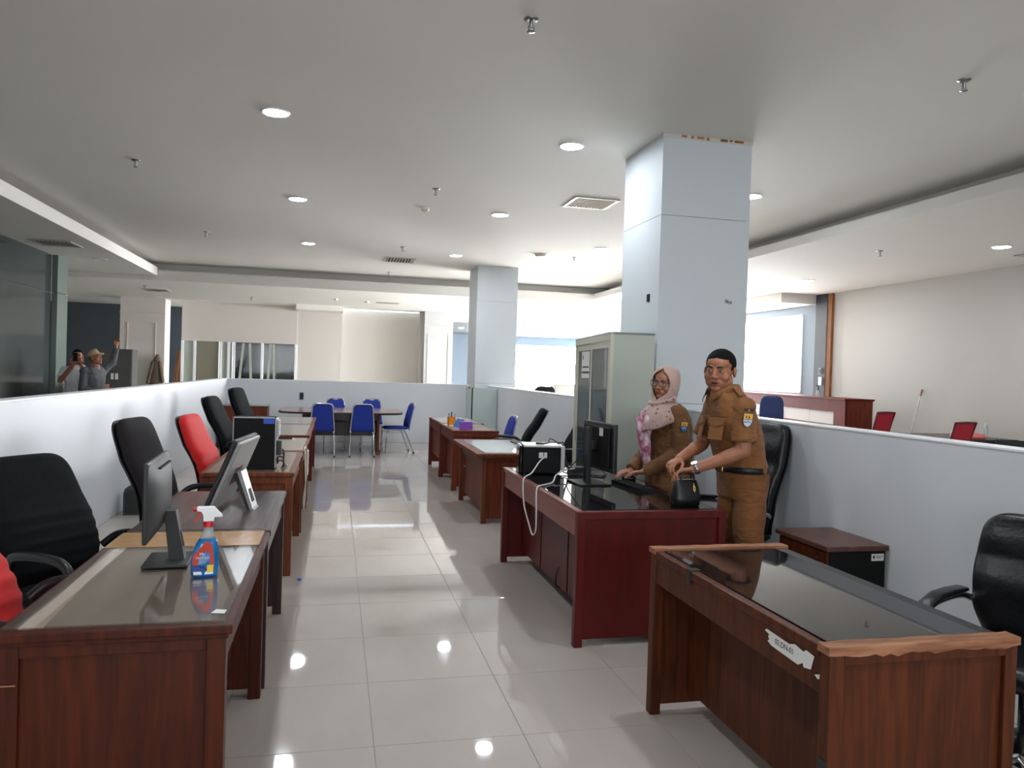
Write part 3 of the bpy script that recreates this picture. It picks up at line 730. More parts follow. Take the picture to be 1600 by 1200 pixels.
def office_chair(lab, loc, rz, fab='fabric_black', ztop=1.10, ridge=4, wide=.235, style='plain', lean=.16, name='office_chair', grp=None, base_m='blackplastic', arm='loop', shell=True):
    t = thing(name, lab, 'chair', loc, rz, grp)
    zs0 = .50; n = 46; sp = []; wd = []; th = []
    for i in range(n):
        u = 1 - (1 - i / (n - 1)) ** 1.7; z = zs0 + (ztop - zs0) * u
        y = .20 + lean * (u ** 1.25) - .03 * math.sin(PI * min(1, u * 1.6))
        w = interp([(0, wide * .82), (.25, wide * .96), (.55, wide), (1, wide * .93)], u)
        d = interp([(0, .03), (.1, .048), (.5, .052), (1, .044)], u)
        if u > .80:
            v = (u - .80) / .20; w -= wide * .42 * (1 - math.sqrt(max(0, 1 - v ** 2.6))); 
        if u > .93:
            v = (u - .93) / .07; d *= max(.18, math.sqrt(max(0, 1 - v * v)))
        if ridge and .08 < u < .52: d += .020 * abs(math.sin(PI * (u - .08) / .44 * ridge)) - .008
        if style == 'lobes': d += .006 * math.sin(6 * PI * u)
        sp.append((y, z)); wd.append(w); th.append(d)
    part('backrest', pad(sp, wd, th), fab, t)
    if shell:
        sp2 = [(y + .045, z - .012) for y, z in sp]
        part('back_shell', pad(sp2, [w * .985 for w in wd], [.012] * n), 'blackplastic', t)
    # seat
    sy = [(-.27 + .50 * i / 19, .475 - .02 * math.sin(PI * i / 19) - (.02 if i == 0 else 0)) for i in range(20)]
    sw = [interp([(0, .16), (.1, .235), (.6, .25), (1, .22)], i / 19) for i in range(20)]
    stt = [interp([(0, .015), (.08, .045), (.9, .05), (1, .03)], i / 19) for i in range(20)]
    part('seat', pad(sy, sw, stt), fab, t)
    for s in (-1, 1):
        if arm == 'loop':
            a = bez([(s * .235, .17, .62), (s * .27, .10, .675), (s * .275, -.08, .69), (s * .275, -.20, .672), (s * .272, -.235, .60), (s * .262, -.13, .47), (s * .20, -.05, .44)], 6)
            part('armrest', MB().tube(a, [.020] * len(a), 10), 'blackplastic', t)
        elif arm == 'chrome':
            a = bez([(s * .25, .19, .62), (s * .285, .12, .645), (s * .285, -.12, .655), (s * .285, -.22, .63), (s * .285, -.245, .56), (s * .26, -.15, .45), (s * .20, -.05, .435)], 6)
            ar = part('armrest', MB().tube(a, .016, 10), 'chrome', t)
            ps = [(y, z + .022) for y, z in ((.13, .650), (.0, .655), (-.12, .657), (-.21, .638), (-.25, .585), (-.255, .54))]
            part('arm_pad', pad(ps, [.030] * 6, [.010, .016, .016, .016, .014, .010], x=s * .285), 'leather', ar)
    part('back_bracket', MB().tube(bez([(0, .08, .42), (0, .25, .42), (0, .28, .52), (0, .285, .62)], 5), .022, 8), 'blackplastic', t)
    star_base(t, base_m)
    return t
D = math.radians
office_chair('ridged black fabric chair at the dark desk, near left', (-1.09, 3.82, 0), D(56), ztop=1.06, ridge=5, wide=.25, lean=.26)
office_chair('red fabric chair cut off by the left edge of the photograph', (-1.01, 2.94, 0), D(74), fab='fabric_red', ztop=1.02, ridge=4, wide=.24, lean=.28)
office_chair('tall brown black chair with plain rounded back by the left partition', (-0.90, 5.32, 0), D(78), fab='fabric_brownblack', ztop=1.16, ridge=0, wide=.235, lean=.20)
office_chair('red fabric chair with black shell behind the computer tower', (-0.80, 6.75, 0), D(82), fab='fabric_red', ztop=1.10, ridge=3, wide=.24, lean=.2)
office_chair('slim black chair just beyond the red chair', (-0.95, 9.1, 0), D(80), ztop=1.16, ridge=0, wide=.24, lean=.24)
office_chair('farthest black chair of the left row, near the low cabinet', (-0.99, 11.3, 0), D(75), ztop=1.20, ridge=0, wide=.24, lean=.2)
office_chair('curved black chair behind the purple box desk', (2.18, 9.55, 0), D(-102), ztop=1.08, ridge=0, wide=.24, lean=.26)
office_chair('black chair half hidden by the tall cabinet', (2.50, 8.35, 0), D(-75), ztop=1.02, ridge=0, wide=.24, lean=.22)
office_chair('black leather executive chair right behind the standing man', (2.63, 4.78, 0), D(-84), fab='leather', ztop=1.24, ridge=0, style='lobes', wide=.26, lean=.14, name='executive_chair', arm='chrome')
office_chair('black leather chair with chrome arms at the right edge', (2.63, 2.40, 0), D(-64), fab='leather', ztop=1.0, ridge=0, style='lobes', wide=.27, lean=.08, name='executive_chair', arm='chrome', base_m='chrome')
office_chair('black chair top peeking over the right partition', (4.85, 16.9, 0), D(10), ztop=1.235, ridge=0, wide=.27)

def blue_chair(lab, loc, rz, fab='fabric_blue', grp='blue chairs around the meeting table'):
    t = thing('stacking_chair', lab, 'chair', loc, rz, grp)
    n = 22; sp = []; wd = []; th = []
    for i in range(n):
        u = i / (n - 1); z = .46 + .44 * u
        sp.append((.19 + .10 * u ** 1.3, z)); wd.append(interp([(0, .205), (.5, .195), (.88, .165), (1, .12)], u)); th.append(interp([(0, .014), (.2, .022), (.85, .02), (1, .008)], u))
    b = part('backrest', pad(sp, wd, th, 4.0), fab, t)
    fr = []
    for u in [i / 10 for i in range(11)]: fr.append((.205 - .04 * u, .205 + .10 * u ** 1.3, .42 + .45 * u))
    pts = fr + [(.13, .312, .905), (.06, .315, .912), (0, .315, .912)]
    pts = pts + [(-x, y, z) for x, y, z in pts[::-1][1:]]
    part('back_frame', MB().tube(bez(pts, 2), .0125, 8), 'chrome', t)
    part('grip', MB().prism([(-.05, .902), (.05, .902), (.032, .885), (-.032, .885)], .262, .268), 'chrome', b)
    part('name_plate', MB().box(-.028, .028, .222, .226, .565, .578), 'steel', b)
    sy = [(-.235 + .43 * i / 15, .455 + .006 * math.sin(PI * i / 15)) for i in range(16)]
    part('seat', pad(sy, [interp([(0, .16), (.12, .205), (.8, .21), (1, .19)], i / 15) for i in range(16)], [interp([(0, .01), (.1, .028), (.9, .03), (1, .014)], i / 15) for i in range(16)]), fab, t)
    for s in (-1, 1):
        part('leg', MB().tube(bez([(s * .19, -.16, .42), (s * .195, -.20, .36), (s * .205, -.225, .012)], 4), .0115, 8), 'chrome', t)
        l = part('leg', MB().tube(bez([(s * .19, .10, .42), (s * .195, .15, .36), (s * .21, .295, .012)], 4), .0115, 8), 'chrome', t)
        part('foot_cap', MB().lathe([(.014, 0), (.014, .03)], 10, (s * .21, .293, 0)), 'blackplastic', l)
        part('seat_rail', MB().tube([(s * .19, -.19, .415), (s * .19, .13, .415)], .010, 8).tube([(s * .19, -.18, .375), (s * .19, .12, .385)], .007, 8), 'chrome', t)
    return t
blue_chair('left one of the two blue chairs on the near side of the meeting table', (-0.20, 13.56, 0), D(180))
blue_chair('right one of the two blue chairs on the near side of the meeting table', (0.47, 13.56, 0), D(180))
blue_chair('left one of the two blue chairs on the far side of the meeting table', (0.01, 15.36, 0), D(0))
blue_chair('right one of the two blue chairs on the far side of the meeting table', (0.72, 15.36, 0), D(0))
blue_chair('blue chair seen side-on at the right end of the meeting table', (1.10, 14.10, 0), D(-82))
blue_chair('blue chair behind the purple box desk', (2.20, 10.6, 0), D(-88), grp=None)
# ================================================================ THINGS ON THE LEFT DESKS
ZD = 0.7618
# monitor seen from behind (back towards the aisle)
mo = thing('monitor', 'black monitor seen from the back on the near left desk', 'monitor', (-0.605, 3.15, ZD), D(3))
part('base', MB().box(-.085, .075, -.11, .11, 0, .012, .004), 'greyplastic', mo)
sl = MB().prism([(.0, .012), (.055, .012), (.02, .20), (-.022, .20)], -.03, .03); part('stand', sl, 'greyplastic', mo)
part('stand_slot', MB().prism([(.048, .06), (.0495, .06), (.036, .12), (.0345, .12)], -.012, .012), 'blackmatte', mo)
bz = part('bezel', MB().box(-.062, -.046, -.235, .235, .115, .405, .004), 'blackplastic', mo)
part('screen', MB().box(-.0635, -.062, -.228, .228, .125, .398), 'blackgloss', bz)
# curved back shell
vs = []; fs = []; n1, n2 = 9, 13
for i in range(n1):
    for j in range(n2):
        z = .118 + .284 * i / (n1 - 1); y = -.232 + .464 * j / (n2 - 1)
        b = max(0, 1 - ((z - .26) / .145) ** 4) * max(0, 1 - (y / .235) ** 4)
        vs.append((-.048 + .034 * b, y, z))
for i in range(n1 - 1):
    for j in range(n2 - 1): fs.append((i * n2 + j, i * n2 + j + 1, (i + 1) * n2 + j + 1, (i + 1) * n2 + j))
part('back_cover', MB().add(vs, fs, True), 'greyplastic', mo)
part('vent_slot', MB().box(-.030, -.0205, -.12, .12, .372, .378), 'blackmatte', mo)
# spray bottle
sb = thing('spray_bottle', 'blue window cleaner spray bottle with white and red trigger', 'spray bottle', (-0.445, 2.93, ZD), D(12)); sb.scale = (.95, .95, .95)
def oval(zs, n=28):
    return [(cx, cy, z, rx, ry) for (z, cx, cy, rx, ry) in zs]
M['liquid'] = real_glass('blue_cleaner', (40, 150, 215), 0.02, 1.33); M['clear'] = glassy('clear_plastic', (205, 215, 218), 0.08, 0.4)
M['blueliq'] = mat('blue_liquid', (22, 112, 178), 0.08, var=0.25, scale=20, coat=0.6)
M['labelred'] = mat('red_label', (196, 62, 40), 0.35, var=0.05); M['labelblue'] = mat('blue_label', (28, 62, 140), 0.35); M['labelyellow'] = mat('yellow_label', (230, 205, 60), 0.4); M['labelwhite'] = mat('white_label', (225, 228, 232), 0.4)
prof = [(0, 0, 0, .046, .026), (.006, 0, 0, .05, .03), (.05, 0, 0, .05, .03), (.09, .002, 0, .047, .03), (.125, .006, 0, .038, .028), (.142, .008, 0, .030, .025)]
part('liquid', MB().loft(oval(prof), 30, 2.5), 'blueliq', sb)
prof2 = [(.1425, .008, 0, .030, .025), (.155, .009, 0, .024, .022), (.17, .010, 0, .019, .019), (.186, .010, 0, .016, .016)]
part('neck', MB().loft(oval(prof2), 24), 'clear', sb)
part('collar', MB().lathe([(.018, .186), (.018, .205), (.015, .207)], 20, (.010, 0, 0)), 'redplastic', sb)
tr = part('trigger_head', MB().prism([(-.010, .207), (.028, .207), (.030, .222), (.058, .222), (.060, .228), (.030, .262), (-.028, .264), (-.034, .258), (-.033, .247), (-.018, .245), (-.010, .230)], -.013, .013), 'whiteplastic', sb)
md = tr.modifiers.new('round', 'BEVEL'); md.width = .005; md.segments = 3
part('nozzle', MB().tube([(-.032, 0, .255), (-.045, 0, .255)], .009, 12), 'redplastic', sb)
part('trigger', MB().prism([(-.026, .243), (-.016, .245), (-.022, .225), (-.036, .206), (-.041, .208), (-.030, .226)], -.006, .006), 'redplastic', sb)
def curved_label(name, poly, m, bulge):
    vs = []
    for (x, z) in poly:
        vs.append((x, -.0306 - bulge + .30 * x * x * 0 + .006 * (abs(x) / .05) ** 3, z))
    return part(name, MB().add(vs + [(v[0], v[1] + .0012, v[2]) for v in vs], [tuple(range(len(vs)))] + [(i, (i + 1) % len(vs), (i + 1) % len(vs) + len(vs), i + len(vs)) for i in range(len(vs))]), m, sb)
curved_label('label', [(-.040, .012), (.030, .012), (.032, .05), (.028, .095), (.018, .130), (.0, .135), (-.02, .11), (-.042, .085), (-.044, .05)], 'labelred', .0002)
curved_label('label_band', [(-.043, .022), (.018, .022), (.018, .044), (-.008, .040), (-.043, .048)], 'labelblue', .0012)
curved_label('label_foot', [(-.040, .010), (.028, .010), (.028, .022), (-.042, .022)], 'labelwhite', .0012)
curved_label('label_sticker', [(.006, .018), (.028, .019), (.029, .046), (.006, .045)], 'labelyellow', .0024)
tm = Matrix.Translation((-.012, -.0328, .088)) @ Matrix.Rotation(PI / 2, 4, 'X')
text_mesh('Mr', .017, 'labelwhite', 'label_print', sb, tm)
text_mesh('MUSCLE', .0125, 'labelwhite', 'label_print', sb, Matrix.Translation((-.011, -.0328, .074)) @ Matrix.Rotation(PI / 2, 4, 'X'))
# strips under / on the glass of the near desk
ZG = 0.7616
part('brown_tape', MB().box(-.905, -.30, 3.40, 3.69, ZG, ZG + .0012), 'cardboard', dk1, True, 'wide strip of shiny brown tape')
part('paper_strip', MB().prism([(-.885, 3.40), (-.845, 3.40), (-.80, 2.42), (-.85, 2.42)], .7564, .7567, 'z'), 'papertape', dk1, True)
part('paper_scrap', MB().prism([(-.355, 2.48), (-.315, 2.47), (-.312, 2.505), (-.345, 2.515)], ZG, ZG + .0008, 'z'), 'paper', dk1, True)
part('scratch', MB().box(-.905, -.86, 2.395, 2.399, .60, .603), 'w_worn', dk1, True)
# all-in-one computer, leaning, seen from behind
ai = thing('all_in_one_computer', 'tilted silver backed all-in-one computer on the dark desk', 'computer', (-0.50, 4.32, .757), D(-6))
ti = Matrix.Rotation(D(22), 4, 'Y')
def tilt(mb): return mb.xf(Matrix.Translation((-.10, 0, .012)) @ ti)
pb = part('panel', tilt(MB().box(-.022, .0, -.25, .25, 0, .40, .006)), 'blackplastic', ai)
part('screen', tilt(MB().box(-.0235, -.022, -.235, .235, .03, .385)), 'blackgloss', pb)
part('back_cover', tilt(MB().box(0, .022, -.245, .245, .015, .395, .010)), 'silverplastic', ai)
part('back_recess', tilt(MB().box(.022, .024, -.07, .07, .14, .24, .001)), 'w_brown', ai)
part('stand_leg', MB().prism([(.0, .20), (.03, .205), (.092, .01), (.102, .0), (.080, .0), (.01, .16)], -.06, .06), 'silverplastic', ai)
part('stand_side', MB().prism([(-.01, .19), (.01, .20), (.080, .0), (.066, .0)], -.064, -.058), 'blackplastic', ai)
part('port_cover', MB().prism([(.0610, .105), (.0630, .1065), (.0855, .038), (.0835, .037)], -.03, .03), 'blackmatte', ai)
# computer tower with its back panel towards the aisle
tw = thing('computer_tower', 'black computer tower with blue sticker on the orange brown desk', 'computer', (-0.57, 6.0, .757))
part('case', MB().box(-.15, .14, -.10, .10, 0, .385, .004), 'blackmatte', tw)
part('side_rim', MB().box(-.155, .14, -.104, -.10, .380, .389).box(-.155, -.149, -.104, -.10, 0, .389), 'silverplastic', tw)
M['bluelabel'] = mat('blue_sticker', (24, 74, 190), 0.4)
part('sticker', MB().box(.058, .138, -.1015, -.10, .340, .382), 'bluelabel', tw, False, 'blue sticker')
bp = part('back_panel', MB().box(.14, .152, -.098, .098, .01, .38, .003), 'steel', tw)
part('power_supply', MB().box(.152, .170, -.09, .06, .24, .365, .005), 'steelgrey', bp)
part('port_block', MB().box(.152, .185, -.05, .05, .10, .21, .004).box(.152, .165, .0, .08, .03, .08, .003), 'blackplastic', bp)
part('port_plate', MB().box(.170, .1715, -.04, .03, .30, .33).box(.170, .1715, -.04, .03, .26, .285), 'whiteplastic', bp)
for k in range(4):
    y = -.06 + k * .035
    part('plug_cable', MB().tube(bez([(.16, y, .06 + .03 * k), (.20, y, .06 + .02 * k), (.205, y - .02, .03), (.19 + .01 * k, y + .03, .006)], 6), .006, 6), 'cable_black', bp)
# cream power strip and white cable on the fourth left desk
ps = thing('power_strip', 'cream power strip hanging on the aisle edge of an orange brown desk', 'power strip', (-0.250, 7.62, .48))
part('body', MB().box(-.012, .014, -.045, .045, 0, .24, .006), 'creamplastic', ps)
for k in range(3): part('socket', MB().tube([(.0135, 0, .05 + .07 * k), (.016, 0, .05 + .07 * k)], .022, 14), 'whiteplastic', ps)
part('cable', MB().tube(bez([(0, 0, .24), (-.01, -.12, .285), (-.015, -.25, .27), (-.005, -.30, .12), (.0, -.26, -.10), (-.01, -.2, -.30), (-.02, -.1, -.2), (0, -.02, 0)], 8), .006, 6), 'cable_white', ps)
# dark bin by the left partition
bn = thing('floor_bin', 'small dark grey round topped bin beside the left partition', 'bin', (-1.92, 8.3, 0))
part('body', MB().prism([(-.10, 0), (.10, 0), (.10, .22), (.085, .265), (.05, .29), (-.05, .29), (-.085, .265), (-.10, .22)], -.11, .11), 'charcoal', bn)
part('front_panel', MB().prism([(-.08, .02), (.08, .02), (.08, .20), (.06, .25), (-.06, .25), (-.08, .20)], -.115, -.11), 'greyplastic', bn)
# black socket box on the back partition
so = thing('wall_socket', 'black socket box on the back partition', 'socket', (-0.665, 15.99, .86))
part('plate', MB().box(-.04, .04, -.012, .01, 0, .14, .004), 'blackplastic', so); part('outlet', MB().tube([(0, -.012, .07), (0, -.016, .07)], .022, 12), 'blackmatte', so)
cap = solo('bottle_cap', MB().lathe([(.014, 0), (.014, .012), (.011, .014)], 14, (-0.215, 5.62, 0.0)), 'bluelabel', 'tiny blue bottle cap on the floor beside the orange brown desk', 'bottle cap', (-0.215, 5.62, 0))

# ================================================================ THINGS ON THE RIGHT DESKS
pr = thing('printer', 'black box printer with pale lid on the red mahogany desk', 'printer', (1.55, 5.70, h2 - .001), D(-8))
part('body', MB().box(-.135, .155, -.13, .13, .008, .205, .006), 'blackmatte', pr)
M['pinkwhite'] = mat('pale_lid', (206, 200, 198), 0.35)
part('lid', MB().box(-.13, .155, -.13, .13, .205, .222, .006), 'pinkwhite', pr)
fb = part('front_bezel', MB().box(-.165, -.135, -.125, .125, .0, .215, .012), 'blackgloss', pr)
part('handle', MB().tube(bez([(-.167, -.08, .185), (-.178, -.06, .195), (-.178, .04, .195), (-.167, .07, .185)], 5), .006, 8), 'silverplastic', fb)
part('rear_cover', MB().box(.155, .19, -.10, .11, .03, .215, .006), 'pinkwhite', pr)
part('rating_sticker', MB().box(-.015, .020, -.1312, -.13, .125, .168).box(.026, .048, -.1312, -.13, .125, .168), 'pinkwhite', pr)
for a, b in (((-.12, -.11, 0), 1), ((.13, -.11, 0), 1), ((-.12, .11, 0), 1), ((.13, .11, 0), 1)):
    part('foot', MB().lathe([(.012, 0), (.012, .01)], 10, a), 'blackplastic', pr)
part('cable', MB().tube(bez([(.02, -.05, .226), (.06, -.07, .235), (.08, -.02, .262), (.11, 0, .255), (.15, -.02, .228), (.19, 0, .235), (.20, -.05, .15), (.22, -.10, .02)], 8), .0045, 6), 'cable_black', pr)
part('cable', MB().tube(bez([(-.01, -.03, .229), (.05, -.04, .232), (.10, -.05, .24), (.17, -.06, .225), (.20, -.09, .10), (.24, -.13, .008)], 8), .0045, 6), 'cable_black', pr)
part('plug', MB().box(-.03, .02, -.05, -.03, .222, .236, .004), 'blackplastic', pr)
# white cable hanging over the desk edge
wc = bez([(1.56, 5.56, .90), (1.50, 5.50, .865), (1.42, 5.40, .80), (1.345, 5.32, .775), (1.325, 5.27, .72), (1.315, 5.18, .60), (1.312, 5.02, .50), (1.312, 4.92, .45), (1.312, 4.84, .50), (1.318, 4.86, .60), (1.325, 4.90, .74), (1.345, 4.93, .772), (1.40, 4.99, .772), (1.50, 5.12, .772), (1.56, 5.25, .80), (1.66, 5.40, .815), (1.78, 5.50, .82)], 8)
solo('white_cable', MB().tube(wc, .0055, 8), 'cable_white', 'white cable looping down over the edge of the red mahogany desk', 'cable', (1.56, 5.56, .772))
# monitor with back towards the aisle
mr = thing('monitor', 'black monitor with white sticker on the red mahogany desk', 'monitor', (1.78, 5.12, h2 - .001), D(4))
part('base', MB().box(-.13, .10, -.14, .14, 0, .012, .004), 'blackplastic', mr)
part('stand', MB().box(-.045, -.012, -.032, .032, .012, .40, .004), 'blackplastic', mr)
part('hinge', MB().box(-.012, .045, -.03, .03, .24, .30, .004), 'blackplastic', mr)
bzr = part('bezel', MB().box(.045, .075, -.27, .27, .10, .435, .006), 'blackplastic', mr)
part('screen', MB().box(.075, .0765, -.26, .26, .112, .425), 'blackgloss', bzr)
part('back_cover', MB().box(.025, .047, -.22, .22, .13, .41, .010), 'blackmatte', mr)
part('sticker', MB().box(.0235, .025, -.13, -.07, .345, .40), 'paper', mr, False, 'white sticker')
part('cable', MB().tube(bez([(.02, .05, .25), (-.06, .12, .15), (-.10, .20, .06), (-.06, .30, .01), (-.14, .36, .008)], 8), .004, 6), 'cable_black', mr)
ad = thing('network_box', 'small black adapter box behind the monitor', 'adapter', (1.88, 5.66, h2 - .001))
part('body', MB().box(-.09, .07, -.05, .05, 0, .05, .005), 'blackplastic', ad)
part('cable', MB().tube(bez([(.07, 0, .02), (.14, -.05, .03), (.16, -.15, .008), (.08, -.22, .008), (-.05, -.18, .008), (-.10, -.25, .008)], 8), .004, 6).tube(bez([(-.09, .02, .03), (-.16, -.02, .02), (-.12, -.12, .008), (0, -.14, .012), (.1, -.26, .008)], 8), .004, 6), 'cable_black', ad)
kb = thing('keyboard', 'black keyboard in front of the woman', 'keyboard', (2.03, 4.93, h2 - .001), D(4))
part('case', MB().prism([(-.07, 0), (.07, 0), (.07, .012), (-.07, .024)], -.22, .22), 'blackplastic', kb)
key = MB().box(-.0075, .0075, -.0085, .0085, 0, .006, .002).mesh('key'); key.materials.append(M['blackmatte'])
for i in range(5):
    for j in range(18):
        o = bpy.data.objects.new('key', key); C.objects.link(o); o.parent = kb
        o.location = (-.052 + i * .026, -.20 + j * .0235, .0225 - (i * .026 + .018) * .0857); o.rotation_euler = (0, math.atan(.0857), 0)
ms = thing('mouse', 'black mouse beside the keyboard under the woman hand', 'mouse', (2.135, 5.29, h2 - .001), D(70))
part('shell', MB().ell((0, 0, .012), (.032, .055, .022), n=18, m=10), 'blackplastic', ms)
part('wheel', MB().tube([(-.004, -.03, .031), (.004, -.03, .031)], .006, 10), 'greyplastic', ms)
# hand bag
hb = thing('handbag', 'small black leather handbag with gold clasp on the red mahogany desk', 'bag', (2.06, 4.20, h2 - .001), D(8))
part('body', MB().loft([(0, 0, 0, .070, .036), (0, 0, .004, .086, .05), (0, 0, .05, .090, .052), (0, 0, .11, .082, .040), (0, 0, .15, .072, .018), (0, 0, .156, .068, .010)], 28, 3.2), 'leather', hb)
part('zip', MB().tube([(-.068, 0, .158), (.068, 0, .158)], .004, 8), 'silverplastic', hb)
M['gold'] = mat('gold_metal', (226, 190, 120), 0.2, 1.0)
part('clasp', MB().tube(bez([(.030, -.040, .130), (.024, -.046, .110), (.030, -.050, .088), (.036, -.046, .110), (.030, -.040, .130)], 5), .003, 6).ell((.030, -.038, .136), (.005, .004, .006), n=8, m=6), 'gold', hb)
for y in (-.016, .016):
    part('handle', MB().tube(bez([(-.045, y, .15), (-.04, y, .185), (0, y, .20), (.04, y, .185), (.045, y, .15)], 6), .005, 8), 'leather', hb)
# pen holder, booklet, tissue box on the purple box desk
ph = thing('pen_holder', 'orange pen holder with pens and scissors', 'pen holder', (1.59, 10.55, .7715))
M['orange'] = mat('orange_plastic', (232, 140, 22), 0.4); M['purple'] = mat('purple_card', (136, 70, 186), 0.5, var=0.18, scale=40)
M['skyblue'] = mat('blue_cover', (60, 120, 190), 0.4, var=.2, scale=20)
part('cup', MB().box(-.05, .05, -.05, .05, 0, .006).box(-.05, -.044, -.05, .05, 0, .115).box(.044, .05, -.05, .05, 0, .115).box(-.05, .05, -.05, -.044, 0, .115).box(-.05, .05, .044, .05, 0, .115), 'orange', ph)
for k, (x, y, dx, h, m) in enumerate(((-.02, .0, -.02, .17, 'blackplastic'), (.0, .02, .01, .18, 'ink'), (.02, -.01, .03, .16, 'steel'), (-.01, -.02, .0, .19, 'blackplastic'))):
    part('pen', MB().tube([(x, y, .008), (x + dx, y, h)], .005, 8), m, ph)
bk = thing('desk_calendar', 'blue standing desk calendar between pen holder and purple box', 'calendar', (1.66, 10.22, .7715), D(20))
part('cover', MB().prism([(-.06, 0), (-.054, 0), (.006, .11), (0, .11)], -.09, .09, 'y'), 'skyblue', bk); part('back_leaf', MB().prism([(.054, 0), (.06, 0), (.006, .11), (0, .11)], -.09, .09, 'y'), 'ink', bk)
tb = thing('tissue_box', 'purple tissue box on the reddish brown desk', 'tissue box', (1.68, 9.86, .7715), D(-6))
part('box', MB().box(-.085, .085, -.06, .06, 0, .10, .003), 'purple', tb); part('opening', MB().prism(rrect(-.05, .05, -.015, .015, .012), .0995, .1012, 'z'), 'labelwhite', tb)
solo('paper_sheet', MB().prism([(1.50, 10.68), (1.56, 10.70), (1.62, 10.45), (1.56, 10.43)], .7715, .773, 'z'), 'paper', 'white folded paper at the aisle edge beside the pen holder', 'paper', (1.56, 10.56, .7715))
solo('folder', MB().prism([(2.02, 8.45), (2.16, 8.30), (2.16, 8.70), (2.02, 8.72)], .7165, .73, 'z'), 'greyplastic', 'grey folder on the corner of the marble-look desk', 'folder', (2.1, 8.5, .7165))
# glass sheets in the far right corner
gs = thing('glass_screen', 'upright sheets of greenish glass in the far right corner', 'glass screen', (2.8, 14.4, 0))
part('side_sheet', MB().box(2.535, 2.547, 14.40, 15.0, 0.01, 1.22), 'frost', gs, True)
part('front_sheet', MB().box(2.57, 3.045, 14.395, 14.407, 0.01, 1.215), 'frost', gs, True)
part('corner_strip', MB().box(2.547, 2.570, 14.39, 14.41, 0, 1.215), 'blackplastic', gs, True)
part('edge_strip', MB().box(3.02, 3.048, 14.41, 14.46, 0, 1.20), 'charcoal', gs, True)
part('clamp', MB().box(2.50, 2.53, 14.5, 14.53, 1.2, 1.235).box(2.56, 2.60, 14.39, 14.41, 1.215, 1.23), 'w_worn', gs, True)

# ================================================================ TALL CABINET
tc = thing('tall_cabinet', 'tall grey green steel cabinet with glass sliding doors', 'cabinet', (2.25, 6.08, 0), D(-6.5))
LW, DW, HH = 1.50, .385, 1.90      # local: x depth (front at 0), y length
part('carcass', MB().box(.03, DW, 0, .02, 0, HH).box(.03, DW, LW - .02, LW, 0, HH).box(.0, DW, 0, LW, HH - .02, HH).box(.03, DW, .02, LW - .02, 0, .06).box(DW - .015, DW, .02, LW - .02, .06, HH - .02), 'metal_cream', tc)
part('front_frame', MB().box(0, .03, 0, .03, 0, HH - .02).box(0, .03, LW - .04, LW, 0, HH - .02).box(.0, .03, .03, LW - .04, HH - .07, HH - .02).box(0, .03, .03, LW - .04, 0, .07), 'metal_cream2', tc)
for k, (a, b, x) in enumerate(((.03, .78, .004), (.72, LW - .04, .016))):
    d = part('sliding_door', MB().box(x, x + .012, a, a + .06, .07, HH - .07).box(x, x + .012, b - .06, b, .07, HH - .07).box(x, x + .012, a + .06, b - .06, HH - .13, HH - .07).box(x, x + .012, a + .06, b - .06, .07, .14), 'metal_cream2', tc)
    part('pane', MB().box(x + .004, x + .008, a + .06, b - .06, .14, HH - .13), 'cabglass', d)
    part('door_handle', MB().box(x - .004, x + .001, (a + .02 if k == 0 else b - .04), (a + .04 if k == 0 else b - .02), .85, 1.0, .002), 'steel', d)
for z in (.48, .92, 1.36): part('shelf', MB().box(.04, DW - .02, .025, LW - .025, z, z + .02), 'metal_cream2', tc)
pp = part('door_paper', MB().box(.0135, .0155, .86, 1.22, 1.50, 1.76), 'paper', tc, False, 'printed white paper behind the glass door')
lg = MB().box(.0125, .0135, .90, 1.18, 1.60, 1.615).box(.0125, .0135, .88, 1.20, 1.545, 1.565).ell((.0132, 1.16, 1.70), (.001, .02, .025), n=10, m=6)
part('paper_print', lg, 'ink', pp)
# binders and folded cloth inside the cabinet
for k in range(7):
    z = (.50, .94)[k % 2]
    y0 = .10 + .19 * k
    b = thing('binder', ['grey', 'black', 'pale', 'blue', 'white', 'dark grey', 'green'][k] + ' binder standing inside the tall cabinet', 'binder', (2.25, 6.08, 0), D(-6.5), 'binders in the tall cabinet')
    part('cover', MB().box(.08, .33, y0, y0 + .075, z, z + .31, .003), ['greyplastic', 'blackplastic', 'metal_cream2', 'skyblue', 'paper', 'charcoal', 'metal_cream'][k], b)
    part('spine_label', MB().box(.078, .08, y0 + .015, y0 + .06, z + .15, z + .25), 'labelwhite', b)

# ================================================================ BEYOND THE RIGHT PARTITION
ang = math.atan2(9.46 - 8.82, 16.3 - 11.8)
rc = thing('reception_counter', 'red brown reception counter under the bright window', 'counter', (8.82, 11.8, 0), -ang)
part('top', MB().box(-.06, .50, -.05, 4.6, 1.215, 1.25, .006), 'w_counter', rc)
part('end_panel', MB().box(-.02, .48, -.02, .05, 0, 1.215), 'w_rd4', rc)
part('fascia', MB().box(-.03, .0, 0.38, 4.5, 1.0, 1.215), 'w_counter', rc)
part('corner_post', MB().box(-.03, .02, -.02, .38, 0, 1.215), 'w_counter', rc)
for k in range(4): part('front_panel', MB().box(.02, .04, .38 + k * 1.03, 1.40 + k * 1.03, 0, 1.0), 'cream', rc)
part('worktop', MB().box(-.55, .02, .4, 4.4, .73, .76, .004), 'w_rd4', rc)
bt = thing('sanitizer_bottle', 'small black topped pump bottle on the reception counter', 'bottle', (9.22, 13.2, 1.25))
part('body', MB().lathe([(.035, 0), (.038, .01), (.038, .09), (.015, .115), (.015, .13)], 16), 'clear', bt); part('pump', MB().lathe([(.022, .13), (.022, .155), (.012, .16), (.012, .20)], 12).box(-.05, .012, -.01, .01, .195, .215, .003), 'blackplastic', bt)
